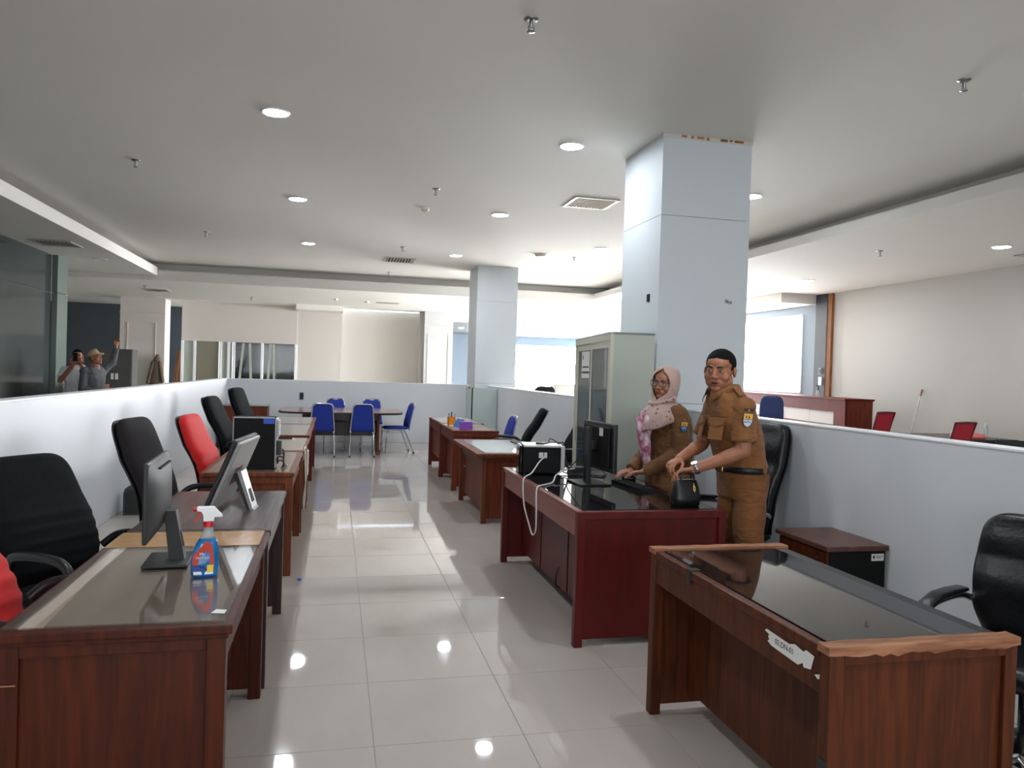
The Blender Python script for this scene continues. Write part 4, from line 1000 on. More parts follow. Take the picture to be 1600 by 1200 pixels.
office_chair('navy high-backed chair in front of the reception counter', (7.40, 11.9, 0), D(150), fab='fabric_navy', ztop=1.27, ridge=0, wide=.20, lean=.1, shell=False)
def mesh_chair(lab, loc, rz):
    t = thing('mesh_chair', lab, 'chair', loc, rz, 'red mesh chairs beyond the right partition')
    n = 14; fr = [(-.20, .20, .62), (-.215, .30, 1.06), (.215, .30, 1.06), (.20, .20, .62)]
    part('back_frame', MB().tube([(-.20, .20, .62), (-.21, .26, .86), (-.22, .32, 1.06), (0, .335, 1.065), (.22, .32, 1.06), (.21, .26, .86), (.20, .20, .62), (0, .21, .61)], .016, 8, closed=True), 'darkred', t)
    sp = [(.20 + .12 * i / 13, .62 + .44 * i / 13) for i in range(14)]
    part('backrest', pad(sp, [.20] * 14, [.004] * 14, 6.0), 'mesh_red', t)
    part('seat', pad([(-.24 + .46 * i / 11, .47) for i in range(12)], [interp([(0, .18), (.2, .235), (1, .22)], i / 11) for i in range(12)], [interp([(0, .02), (.2, .04), (1, .03)], i / 11) for i in range(12)]), 'mesh_red', t)
    for s in (-1, 1): part('armrest', MB().tube(bez([(s * .24, .1, .45), (s * .27, .08, .58), (s * .27, .05, .67), (s * .27, -.18, .68)], 5), .014, 8), 'blackplastic', t)
    part('back_bracket', MB().tube(bez([(0, .06, .42), (0, .24, .43), (0, .27, .55), (0, .25, .72)], 5), .018, 8), 'blackplastic', t)
    star_base(t)
M['darkred'] = mat('dark_red_frame', (96, 18, 30), 0.5)
mesh_chair('red mesh chair beside the reception counter end', (8.78, 11.15, 0), D(195))
mesh_chair('red mesh chair behind the dark desk at the far right', (7.85, 8.55, 0), D(195))
wd_ = thing('dark_desk', 'dark brown desk by the cream wall at the far right', 'desk', (9.1, 9.9, 0))
part('top', MB().box(8.2, 9.95, 9.35, 10.5, .72, .755, .006), 'w_dark', wd_, True)
part('end_panel', MB().box(8.25, 8.29, 9.42, 10.44, 0, .72), 'w_dark', wd_, True); part('end_panel', MB().box(9.86, 9.9, 9.42, 10.44, 0, .72), 'w_dark', wd_, True)
part('modesty_panel', MB().box(8.29, 9.86, 9.5, 9.52, .2, .72), 'w_dark', wd_, True)
M['pink'] = mat('pink_cloth', (226, 116, 118), 0.9, var=.1, scale=20, bump=.4, bscale=20)
solo('pink_cloth', MB().loft([(9.3, 9.6, .756, .26, .12), (9.3, 9.6, .78, .27, .13), (9.31, 9.6, .815, .22, .10), (9.32, 9.6, .83, .12, .06)], 22, 3), 'pink', 'crumpled pink cloth on the dark desk at the far right', 'cloth', (9.3, 9.6, .756))
lp = thing('laptop', 'open black laptop edge behind the right partition', 'laptop', (7.55, 7.15, .80), D(-40))
part('keyboard_deck', MB().box(-.17, .17, -.12, .12, 0, .018, .004), 'blackplastic', lp); part('screen_lid', MB().prism([(.12, .018), (.13, .02), (.16, .12), (.15, .125)], -.17, .17, 'x'), 'blackplastic', lp)
sd = thing('side_desk', 'low dark desk under the laptop behind the right partition', 'desk', (7.55, 7.1, 0))
part('top', MB().box(7.1, 8.0, 6.8, 7.5, .77, .80, .005), 'w_dark', sd, True); part('leg', MB().box(7.12, 7.16, 6.82, 7.48, 0, .77), 'w_dark', sd, True); part('leg', MB().box(7.94, 7.98, 6.82, 7.48, 0, .77), 'w_dark', sd, True)
wb = thing('water_bottle', 'clear plastic bottle on the dark desk by the cream wall', 'bottle', (9.75, 9.75, .755))
part('body', MB().lathe([(.03, 0), (.032, .01), (.032, .15), (.014, .19), (.014, .20)], 16), 'clear', wb); part('cap', MB().lathe([(.016, .20), (.016, .22)], 12), 'whiteplastic', wb)
sk = thing('broom_handle', 'thin pole leaning against the cream wall', 'broom', (9.55, 11.05, 0))
part('pole', MB().tube([(9.28, 10.95, .06), (10.05, 11.42, 1.44)], .008, 8), 'steel', sk, True); part('grip', MB().tube([(9.99, 11.385, 1.34), (10.055, 11.425, 1.45)], .016, 8), 'w_plank', sk, True)
part('bristles', MB().loft([(9.27, 10.94, 0, .14, .04), (9.27, 10.94, .05, .12, .03), (9.28, 10.95, .09, .05, .02)], 16, 3), 'creamplastic', sk, True)
bx = thing('low_cabinet', 'beige low cabinet beyond the far column', 'cabinet', (4.95, 20.2, 0))
part('body', MB().box(4.55, 5.15, 20.0, 20.5, 0, 1.33, .004), 'creamplastic', bx, True); part('top', MB().box(4.53, 5.17, 19.98, 20.5, 1.33, 1.35, .003), 'cap', bx, True)
bx = thing('low_cabinet', 'pale grey low cabinet left of the tall steel cabinet, beyond the partition', 'cabinet', (5.9, 19.2, 0))
part('body', MB().box(5.55, 6.4, 19.0, 19.5, 0, 1.25, .004), 'steelgrey', bx, True); part('top', MB().box(5.53, 6.42, 18.98, 19.5, 1.25, 1.27, .003), 'cap', bx, True)

# ================================================================ BEYOND THE LEFT PARTITION
jk = thing('jacket', 'brown jacket hanging on the cream panelled pier', 'jacket', (-4.82, 22.68, 0))
M['brownjacket'] = mat('brown_jacket', (104, 90, 76), 0.85, var=.25, scale=6, bump=.5, bscale=12)
part('body', MB().loft([(-.02, 0, .90, .16, .07), (-.02, 0, 1.0, .20, .08), (-.01, 0, 1.25, .18, .08), (0, 0, 1.5, .13, .08), (.01, 0, 1.65, .07, .06), (.02, 0, 1.74, .03, .04)], 20), 'brownjacket', jk)
part('sleeve', MB().cap((.08, -.03, 1.5), .06, (.17, -.04, 1.0), .05), 'brownjacket', jk); part('sleeve', MB().cap((-.08, -.03, 1.5), .06, (-.20, -.03, .96), .05), 'brownjacket', jk)
wr = thing('wardrobe', 'dark grey two door wardrobe behind the distant men', 'wardrobe', (-4.86, 19.3, 0))
M['wardrobe'] = mat('wardrobe_grey', (84, 84, 80), 0.5)
part('body', MB().box(-5.30, -4.56, 19.02, 19.5, 0, 1.80), 'wardrobe', wr, True)
for a, b, hx in ((-5.29, -4.93, -4.97), (-4.92, -4.57, -4.88)):
    d = part('door', MB().box(a, b, 19.0, 19.02, .03, 1.78, .004), 'wardrobe', wr, True); part('handle', MB().box(hx - .03, hx + .03, 18.985, 19.0, 1.10, 1.24, .004), 'whiteplastic', d, True)
for k, (x0, x1) in enumerate(((-4.86, -4.66), (-4.74, -4.54))):
    solo('plank', MB().prism([(x0, 0), (x0 + .09, 0), (x1 + .09, 1.9), (x1, 1.9)], 24.6 - .06 * k, 24.64 - .06 * k), 'w_plank', ('left' if k == 0 else 'right') + ' bare plank leaning in the dark gap beside the pier', 'plank', (x0, 24.6, 0))
bc = thing('low_cabinet', 'brown low cabinet at the feet of the distant men', 'cabinet', (-4.75, 15.6, 0))
part('body', MB().box(-4.85, -4.2, 15.5, 15.9, 0, 1.08, .004), 'w_orange', bc, True); part('door', MB().box(-4.8, -4.25, 15.485, 15.5, .1, 1.02, .003), 'w_orange', bc, True)
# ================================================================ PEOPLE (local: face -y, left side +x)
def solid(mb, voxel, it=3, name='body', disp=None):
    """fuse overlapping closed shapes into one continuous surface"""
    me = mb.mesh('tmp'); o = bpy.data.objects.new('tmp', me); C.objects.link(o)
    r = o.modifiers.new('r', 'REMESH'); r.mode = 'VOXEL'; r.voxel_size = voxel
    s = o.modifiers.new('s', 'SMOOTH'); s.factor = .5; s.iterations = it
    bpy.context.view_layer.update(); dg = bpy.context.evaluated_depsgraph_get()
    out = bpy.data.meshes.new_from_object(o.evaluated_get(dg)); bpy.data.objects.remove(o)
    if disp:
        from mathutils import noise
        amp, fr = disp
        nn = [v.normal.copy() for v in out.vertices]
        for v, n_ in zip(out.vertices, nn):
            p = v.co
            k = noise.noise(Vector((p.x * fr, p.y * fr, p.z * fr * .45))) + .5 * noise.noise(Vector((p.x * fr * 2.1 + 7, p.y * fr * 2.1, p.z * fr * 1.3)))
            v.co = p + n_ * amp * k
    out.polygons.foreach_set('use_smooth', [True] * len(out.polygons)); out.name = name; out.materials.clear()
    return out
def hand(mb, wrist, direc, palm, ts, curl=.5, s=1.0, spread=.0):
    w0 = Vector(wrist); d = Vector(direc).normalized(); n = Vector(palm); n = (n - d * n.dot(d)).normalized(); w = d.cross(n)
    R = Matrix((w, d, n)).transposed()
    mb.ell(w0 + d * .052 * s, (.040 * s, .058 * s, .017 * s), R, 16, 10)
    mb.ell(w0 + d * .035 * s + w * ts * .022 * s + n * .006 * s, (.018 * s, .032 * s, .015 * s), R, 12, 8)
    for k, (ln, off) in enumerate(zip((.070, .078, .073, .056), (.030, .0105, -.009, -.028))):
        p = w0 + d * (.092 - .006 * abs(k - 1)) * s + w * ts * off * s
        a = 0; c = curl * (1 + .12 * k)
        for j, f in enumerate((.45, .32, .25)):
            a += c * (.7, 1.1, .8)[j]
            dd = d * math.cos(a) + n * math.sin(a) + w * ts * off * spread
            q = p + dd.normalized() * ln * f * s
            mb.cap(p, (.0092 - .0008 * j) * s, q, (.0086 - .0008 * j) * s, 10); p = q
    p = w0 + d * .025 * s + w * ts * .030 * s
    for f, (ad, aw, an) in ((.042, (.62, .62, .30)), (.032, (.85, .22, .42)), (.024, (.85, .0, .50))):
        q = p + (d * ad + w * ts * aw + n * an).normalized() * f * s
        mb.cap(p, .0115 * s, q, .0098 * s, 10); p = q
def head_shapes(mb, Mx, fem=False, mouth=False):
    """Mx: head frame -> body frame; origin at eye level between the ears"""
    h = MB()
    h.ell((0, .018, .040), (.0755, .094, .080), n=24, m=16)            # skull
    h.ell((0, -.012, -.012), (.0665, .078, .088), n=24, m=16)          # face
    h.ell((0, -.040, .040), (.060, .048, .042))                        # forehead
    j = .94 if fem else 1.05
    h.ell((0, -.022, -.064), (.058 * j, .066, .050), n=20, m=12)       # jaw
    h.ell((0, -.064, -.099), (.026 * j, .021, .019))                   # chin
    for s in (-1, 1):
        h.ell((s * .040, -.050, -.034), (.029, .030, .032))            # cheek
        h.ell((s * .046 * j, -.006, -.060), (.024, .046, .038))         # jaw corner
        h.ell((s * .029, -.0815, .021), (.023, .010, .0075))           # brow
        h.ell((s * .0775, .012, -.008), (.010, .020, .031), Euler((.15, 0, s * .35)).to_matrix())   # ear
        h.ell((s * .078, .018, -.001), (.010, .014, .020), Euler((0, 0, s * .5)).to_matrix())
        h.ell((s * .0135, -.0965, -.037), (.0095, .011, .008))         # nostril
        h.ell((s * .031, -.078, -.001), (.015, .012, .009))            # eyelid mound
    h.cap((0, -.083, .012), .0075, (0, -.105, -.030), .0105, 12)       # nose
    h.ell((0, -.106, -.033), (.0115, .011, .0105))
    h.ell((0, -.078, -.066), (.026, .012, .016))                       # mouth mound
    h.cap((0, .030, -.05), .062 if not fem else .050, (0, .040, -.17), .066 if not fem else .050, 18)  # neck
    mb._j(h.xf(Mx))
def face_parts(t, Mx, skin, hairm, fem=False, mouth=False):
    for s in (-1, 1):
        e = part('eye', MB().ell((s * .0312, -.0815, -.0005), (.0135, .0098, .0062), n=14, m=10).xf(Mx), 'eyewhite', t)
        part('iris', MB().ell((s * .0305, -.0888, -.0003), (.0058, .0036, .0056), n=12, m=8).xf(Mx), 'iris', e)
        pts = [(s * .0185, -.0865, .0018), (s * .025, -.0912, .0060), (s * .032, -.0915, .0068), (s * .040, -.0875, .0045), (s * .046, -.0795, .0005)]
        part('eyelid', MB().tube(bez(pts, 4), .0024, 6).xf(Mx), skin if not fem else 'iris', e)
        low = [(s * .0195, -.0865, -.0035), (s * .031, -.0905, -.0066), (s * .044, -.0815, -.0030)]
        part('lower_lid', MB().tube(bez(low, 4), .0018, 6).xf(Mx), skin, e)
        bw = [(s * .013, -.0915, .0185), (s * .025, -.0945, .0240), (s * .038, -.0905, .0255), (s * .052, -.0765, .0195)]
        b = bez(bw, 5)
        part('eyebrow', MB().tube(b, [(.0030 if fem else .0042) * (1 - .6 * (i / (len(b) - 1)) ** 2) for i in range(len(b))], 6).xf(Mx), hairm, t)
    op = .006 if mouth else .0
    up = bez([(-.023, -.0820, -.0665), (-.011, -.0895, -.0630), (0, -.0910, -.0642), (.011, -.0895, -.0630), (.023, -.0820, -.0665)], 4)
    lo = bez([(-.022, -.0820, -.0680), (-.010, -.0885, -.0735 - op), (.010, -.0885, -.0735 - op), (.022, -.0820, -.0680)], 4)
    lp = MB().tube(up, [.0026 + .0022 * math.sin(PI * i / (len(up) - 1)) for i in range(len(up))], 8)
    lp.tube(lo, [.0024 + .0032 * math.sin(PI * i / (len(lo) - 1)) for i in range(len(lo))], 8)
    l = part('lips', lp.xf(Mx), 'lips_f' if fem else 'lips_m', t)
    part('mouth_line', MB().ell((0, -.0880, -.0680 - op * .5), (.019, .003, .0014 + op * .6), n=12, m=6).xf(Mx), 'mouthdark', l)
def short_hair(t, Mx, m, front=.078, thick=1.0):
    """close-cropped hair: cap cut along a hairline"""
    c = Vector((0, .020, .040)); r = (.0795 * thick, .0985 * thick, .0855 * thick); n, mm = 48, 30; vs = []; fs = []; keep = []
    for i in range(mm + 1):
        a = PI * i / mm
        for j in range(n):
            b = 2 * PI * j / n
            p = Vector((r[0] * math.sin(a) * math.cos(b), r[1] * math.sin(a) * math.sin(b), r[2] * math.cos(a))) + c
            vs.append(p)
            y = p.y; x = abs(p.x)
            line = interp([(-.10, front), (-.055, front - .012), (-.030, .040), (-.012, .0), (.010, .005), (.03, .012), (.05, -.030), (.13, -.062)], y)
            if y < -.03: line = max(line - .0 * x, front - .020 - max(0, x - .045) * 1.2) if x > .045 else line
            keep.append(p.z > line)
    for i in range(mm):
        for j in range(n):
            f = (i * n + j, (i + 1) * n + j, (i + 1) * n + (j + 1) % n, i * n + (j + 1) % n)
            if all(keep[k] for k in f): fs.append(f)
    o = part('hair', MB().add([Mx @ v for v in vs], fs, True), m, t)
    bm = bmesh.new(); bm.from_mesh(o.data); bmesh.ops.delete(bm, geom=[v for v in bm.verts if not v.link_faces], context='VERTS')
    bmesh.ops.remove_doubles(bm, verts=bm.verts, dist=1e-5); bm.to_mesh(o.data); bm.free()
    sd = o.modifiers.new('thick', 'SOLIDIFY'); sd.thickness = .006; sd.offset = -1
    return o
M['skin_m'] = mat('skin_brown', (158, 104, 76), 0.5, var=.06, scale=18, bump=.03, bscale=300)
M['skin_f'] = mat('skin_tan', (172, 116, 90), 0.5, var=.05, scale=18, bump=.03, bscale=300)
M['eyewhite'] = mat('eye_white', (196, 186, 178), 0.2, var=.02); M['iris'] = mat('iris', (24, 16, 12), 0.15)
M['lips_m'] = mat('lips', (122, 66, 54), 0.45); M['lips_f'] = mat('lipstick', (150, 58, 54), 0.4); M['mouthdark'] = mat('mouth_dark', (44, 18, 16), 0.6)
M['hair'] = mat('black_hair', (11, 10, 11), 0.8, var=.3, scale=60, bump=.5, bscale=400, spec=.2)
def khaki(name, rgb):
    m = mat(name, rgb, 0.8, var=.09, scale=14, bump=.0)
    nt = m.node_tree; N = nt.nodes; L = nt.links; b = N['Principled BSDF']; b.inputs['Sheen Weight'].default_value = .1
    tc = N.new('ShaderNodeTexCoord'); mp = N.new('ShaderNodeMapping'); mp.inputs['Rotation'].default_value = (.5, .4, .3); mp.inputs['Scale'].default_value = (1, 1, 2.4)
    nz = N.new('ShaderNodeTexNoise'); nz.inputs['Scale'].default_value = 9; nz.inputs['Detail'].default_value = 3; nz.inputs['Distortion'].default_value = 1.2
    bp = N.new('ShaderNodeBump'); bp.inputs['Strength'].default_value = .55; bp.inputs['Distance'].default_value = .02
    L.new(tc.outputs['Object'], mp.inputs[0]); L.new(mp.outputs[0], nz.inputs['Vector']); L.new(nz.outputs['Fac'], bp.inputs['Height']); L.new(bp.outputs[0], b.inputs['Normal'])
    return m
M['khaki'] = khaki('brown_uniform', (126, 80, 36)); M['khaki2'] = khaki('brown_uniform_trousers', (122, 76, 34))
M['khaki_w'] = khaki('brown_uniform_jacket', (112, 75, 38))
M['badgeyellow'] = mat('badge_yellow', (226, 178, 84), .6); M['badgeblue'] = mat('badge_blue', (54, 110, 176), .6); M['badgewhite'] = mat('badge_white', (206, 214, 218), .6); M['badgedark'] = mat('badge_dark', (40, 34, 30), .7)

def shield(t, cx, cy, cz, nx, tiltr, sc=1.0, lower='badgewhite'):
    """embroidered shoulder shield lying in the local yz plane facing +x"""
    def P(poly, x): return MB().prism([(y * sc, z * sc) for y, z in poly], x, x + .0025, 'x')
    Mx = Matrix.Translation((cx, cy, cz)) @ Matrix.Rotation(tiltr[2], 4, 'Z') @ Matrix.Rotation(tiltr[0], 4, 'X') @ Matrix.Rotation(tiltr[1], 4, 'Y')
    b = part('shoulder_badge', P([(-.031, .042), (.031, .042), (.033, -.010), (.020, -.036), (0, -.046), (-.020, -.036), (-.033, -.010)], 0).xf(Mx), 'badgedark', t, False, 'embroidered shield badge')
    part('badge_top', P([(-.027, .038), (.027, .038), (.028, .004), (-.028, .004)], .0015).xf(Mx), 'badgeyellow', b)
    part('badge_field', P([(-.028, .001), (.028, .001), (.027, -.010), (.017, -.032), (0, -.041), (-.017, -.032), (-.027, -.010)], .0015).xf(Mx), lower, b)
    part('badge_wave', P([(-.024, -.006), (-.010, -.012), (.004, -.004), (.018, -.014), (.020, -.019), (.004, -.010), (-.010, -.018), (-.024, -.012)], .0028).xf(Mx), 'badgeblue' if lower == 'badgewhite' else 'badgewhite', b)
    part('badge_tower', P([(-.014, .010), (-.008, .010), (-.008, .026), (-.014, .026)], .0028).join(P([(.0, .010), (.012, .010), (.006, .030)], .0028)).xf(Mx), 'w_orange', b)
    arc = [(-.032, .052), (.032, .052), (.028, .066), (-.028, .066)]
    part('badge_scroll', P(arc, 0).xf(Mx), 'badgedark' if lower == 'badgewhite' else 'khaki_w', b)
    part('badge_star', P([(-.005, .056), (0, .064), (.005, .056), (0, .052)], .0022).xf(Mx), 'badgeyellow', b)

def limb(mb, pts, rs, n=16):
    for (a, b), (ra, rb) in zip(zip(pts, pts[1:]), zip(rs, rs[1:])): mb.cap(a, ra, b, rb, n)

# ------------------------------------------------------------ standing man
def standing_man():
    t = thing('person', 'man in brown short sleeved uniform leaning over the red mahogany desk', 'person', (2.49, 4.30, 0), D(-88))
    ln = lambda z: -.27 * max(0, z - .95)
    Hc = Matrix.Translation((.015, -.190, 1.583)) @ Matrix.Rotation(D(42), 4, 'Z') @ Matrix.Rotation(D(3), 4, 'X') @ Matrix.Rotation(D(2), 4, 'Y') @ Matrix.Diagonal((1.13, 1.06, 1.07, 1))
    RINGS = [(.86, .150, .108), (.95, .168, .120), (1.05, .160, .120), (1.15, .163, .126), (1.27, .172, .130), (1.35, .166, .114), (1.41, .130, .090), (1.455, .082, .074), (1.49, .066, .066)]
    shL, elL, wrL = (.172, -.112, 1.365), (.200, -.125, 1.105), (.095, -.385, .985)
    shR, elR, wrR = (-.172, -.112, 1.365), (-.200, -.175, 1.110), (-.040, -.415, 1.030)
    b = MB()
    b.loft([(0, ln(z), z, rx, ry) for z, rx, ry in RINGS], 30, 2.3)
    for s in (-1, 1): limb(b, [(s * .085, 0, .90), (s * .098, -.012, .50), (s * .10, .012, .09)], [.085, .060, .042]); b.ell((s * .10, -.05, .05), (.042, .11, .042))
    limb(b, [shL, elL, wrL], [.058, .045, .030]); limb(b, [shR, elR, wrR], [.058, .045, .030])
    limb(b, [Vector(elL).lerp(Vector(wrL), .08), Vector(elL).lerp(Vector(wrL), .35)], [.045, .043]); limb(b, [Vector(elR).lerp(Vector(wrR), .08), Vector(elR).lerp(Vector(wrR), .35)], [.045, .043])
    for s in (-1, 1): b.cap((s * .05, -.125, 1.445), .045, (s * .14, -.115, 1.375), .052)   # trapezius
    hand(b, wrL, (-.42, -.86, -.22), (.25, -.1, -1), -1, .5, 1.0)
    hand(b, wrR, (.45, -.82, -.25), (.2, -.2, -1), 1, .65, 1.0)
    head_shapes(b, Hc, mouth=True)
    part('body', solid(b, .0036, 2), 'skin_m', t)
    face_parts(t, Hc, 'skin_m', 'hair', mouth=True); short_hair(t, Hc, 'hair', .074)
    # shirt
    sh = MB(); e = .020
    sh.loft([(0, ln(z) - .002, z, rx + e, ry + e) for z, rx, ry in [(.955, .168, .120), (.99, .166, .122)] + RINGS[2:6] + [(1.41, .134, .094), (1.45, .090, .080), (1.475, .070, .072)]], 34, 2.4)
    for sg, s0, e0 in ((1, shL, elL), (-1, shR, elR)):
        a = Vector(s0); c = Vector(e0); m_ = a.lerp(c, .80)
        sh.ell(a, (.068, .072, .064)); sh.tube([a, a.lerp(c, .4), m_], [.064, .070, .076], 20)
        sh.cap((sg * .06, -.128, 1.448), .046, (sg * .145, -.114, 1.385), .058)
    part('shirt', solid(sh, .006, 3, 'shirt', (.0085, 13)), 'khaki', t)
    # collar, placket, pockets
    cy = -.145
    for sg in (-1, 1):
        fz = 1.275; fy = ln(fz) - .150
        pk = part('pocket', MB().box(sg * .035, sg * .135, fy - .004, fy + .01, fz - .115, fz + .012, .004).xf(Matrix.Translation((sg * .085, fy, fz)) @ Matrix.Rotation(sg * .38, 4, 'Z') @ Matrix.Rotation(-.20, 4, 'X') @ Matrix.Translation((-sg * .085, -fy, -fz))), 'khaki', t)
        part('pocket_flap', MB().prism([(sg * .030, fz + .020), (sg * .140, fz + .020), (sg * .140, fz - .015), (sg * .085, fz - .038), (sg * .030, fz - .015)], fy - .010, fy - .003).xf(Matrix.Translation((sg * .085, fy, fz)) @ Matrix.Rotation(sg * .38, 4, 'Z') @ Matrix.Rotation(-.20, 4, 'X') @ Matrix.Translation((-sg * .085, -fy, -fz))), 'khaki', pk)
        part('epaulette', MB().box(sg * .085, sg * .185, -.150, -.105, 1.468, 1.474, .002).xf(Matrix.Translation((sg * .13, -.12, 1.462)) @ Matrix.Rotation(sg * .55, 4, 'Y') @ Matrix.Translation((-sg * .13, .12, -1.47))), 'khaki', t)
    part('undershirt', MB().ell((0, -.205, 1.450), (.034, .050, .055), n=16, m=10), 'mouthdark', t)
    for sg in (-1, 1):      # turned-down shirt collar, one wing each side
        n_ = 16; vs = []; fs = []
        for q in range(n_ + 1):
            f = q / n_; a = -PI / 2 + sg * (D(16) + (PI - D(16)) * f); ca, sa = math.cos(a), math.sin(a)
            fr_ = max(0, 1 - f / .42)
            for (r, z) in ((.080, 1.452 + .028 * (1 - fr_)), (.085, 1.470 + .032 * (1 - fr_)), (.095 + .006 * fr_, 1.467 + .028 * (1 - fr_)), (.110 + .018 * fr_, 1.436 + .020 * (1 - fr_) - .050 * fr_ ** 1.5), (.104 + .018 * fr_, 1.434 + .020 * (1 - fr_) - .050 * fr_ ** 1.5)):
                vs.append((r * ca, -.150 + r * 1.02 * sa, z))
        for q in range(n_):
            for k in range(4): fs.append((q * 5 + k, q * 5 + k + 1, (q + 1) * 5 + k + 1, (q + 1) * 5 + k))
        part('collar', MB().add(vs, fs, True), 'khaki', t)
    part('button', MB().ell((.12, -.148, 1.478), (.006, .006, .004), n=8, m=6).ell((0, ln(1.2) - .148, 1.20), (.005, .004, .005), n=8, m=6).ell((0, ln(1.1) - .143, 1.10), (.005, .004, .005), n=8, m=6), 'gold', t)
    shield(t, .252, -.135, 1.295, 1, (-.06, .08, -.12), 1.0)
    # belt and trousers
    part('belt', MB().loft([(0, -.004, .962, .190, .143), (0, -.006, .964, .1925, .1455), (0, -.012, .998, .190, .1445), (0, -.012, 1.0, .187, .142)], 36, 2.4), 'leather', t)
    part('buckle', MB().box(-.026, .026, -.158, -.149, .962, 1.0, .004), 'gold', t)
    for x in (.10, .165, -.12): part('belt_loop', MB().box(x - .006, x + .006, -.136 + (.05 if x > .15 else 0) + abs(x) * .15, -.118 + (.05 if x > .15 else 0) + abs(x) * .15, .955, 1.004, .002), 'khaki2', t)
    tr = MB()
    tr.loft([(0, 0, z, rx, ry) for z, rx, ry in ((.80, .178, .128), (.86, .184, .136), (.93, .186, .139), (.972, .184, .137))], 32, 2.4)
    for s in (-1, 1): tr.tube([(s * .088, .005, .88), (s * .094, -.004, .70), (s * .100, -.004, .48), (s * .104, .008, .25), (s * .106, .012, .055)], [.100, .098, .084, .076, .074], 22)
    part('trousers', solid(tr, .007, 3, 'trousers', (.0075, 11)), 'khaki2', t)
    for s in (-1, 1):
        so_ = MB(); so_.ell((s * .105, -.055, .045), (.048, .125, .045)); so_.box(s * .105 - .045, s * .105 + .045, -.17, .065, 0, .022, .006)
        part('shoe', solid(so_, .006, 2, 'shoe'), 'leather', t)
    # wrist watch
    w = Vector(wrL) + (Vector(elL) - Vector(wrL)).normalized() * .012; ax = (Vector(elL) - Vector(wrL)).normalized()
    part('wristwatch', MB().tube([w - ax * .013, w - ax * .012, w + ax * .012, w + ax * .013], [.031, .0345, .0355, .032], 22), 'steel', t, False, 'steel wristwatch')
    up = (Vector((0.25, -.2, 1)) - ax * ax.dot(Vector((.25, -.2, 1)))).normalized()
    part('watch_face', MB().tube([w + up * .030, w + up * .041], .0185, 18), 'chrome', t)
    return t
man = standing_man()

# ------------------------------------------------------------ woman with head scarf
def scarf_mat():
    m, nt, b = nodes('rose_scarf_print'); N = nt.nodes; L = nt.links
    tc = N.new('ShaderNodeTexCoord')
    v = N.new('ShaderNodeTexVoronoi'); v.inputs['Scale'].default_value = 30
    L.new(tc.outputs['Object'], v.inputs['Vector'])
    r = N.new('ShaderNodeValToRGB'); r.color_ramp.elements[0].position = .18; r.color_ramp.elements[1].position = .34
    r.color_ramp.elements[0].color = (*lin((118, 74, 76)), 1); r.color_ramp.elements[1].color = (*lin((188, 158, 150)), 1)
    L.new(v.outputs['Distance'], r.inputs['Fac'])
    n2 = N.new('ShaderNodeTexNoise'); n2.inputs['Scale'].default_value = 9; n2.inputs['Detail'].default_value = 3; L.new(tc.outputs['Object'], n2.inputs['Vector'])
    # plain at the crown, printed toward the hem (the cloth's own border print)
    sp = N.new('ShaderNodeSeparateXYZ'); L.new(tc.outputs['Object'], sp.inputs[0])
    mr = N.new('ShaderNodeMapRange'); mr.inputs[1].default_value = 1.47; mr.inputs[2].default_value = 1.40; L.new(sp.outputs['Z'], mr.inputs[0])
    mul = N.new('ShaderNodeMath'); mul.operation = 'MULTIPLY'; mr2 = N.new('ShaderNodeMapRange'); mr2.inputs[1].default_value = .36; mr2.inputs[2].default_value = .48
    L.new(n2.outputs['Fac'], mr2.inputs[0]); L.new(mr.outputs[0], mul.inputs[0]); L.new(mr2.outputs[0], mul.inputs[1])
    mx = N.new('ShaderNodeMix'); mx.data_type = 'RGBA'; mx.inputs['A'].default_value = (*lin((194, 164, 152)), 1)
    L.new(mul.outputs[0], mx.inputs['Factor']); L.new(r.outputs['Color'], mx.inputs['B']); L.new(mx.outputs['Result'], b.inputs['Base Color'])
    b.inputs['Roughness'].default_value = .8; b.inputs['Sheen Weight'].default_value = .2
    return m
def pink_mat():
    m, nt, b = nodes('pink_floral_scarf'); N = nt.nodes; L = nt.links
    tc = N.new('ShaderNodeTexCoord'); n2 = N.new('ShaderNodeTexNoise'); n2.inputs['Scale'].default_value = 22; n2.inputs['Detail'].default_value = 3
    L.new(tc.outputs['Object'], n2.inputs['Vector'])
    r = N.new('ShaderNodeValToRGB'); cr_ = r.color_ramp; cr_.elements[0].position = .40; cr_.elements[1].position = .62
    cr_.elements[0].color = (*lin((178, 98, 124)), 1); cr_.elements[1].color = (*lin((220, 200, 208)), 1)
    x = cr_.elements.new(.5); x.color = (*lin((206, 158, 176)), 1)
    L.new(n2.outputs['Fac'], r.inputs['Fac']); L.new(r.outputs['Color'], b.inputs['Base Color']); b.inputs['Roughness'].default_value = .8
    return m
M['scarf'] = scarf_mat(); M['pinkscarf'] = pink_mat()
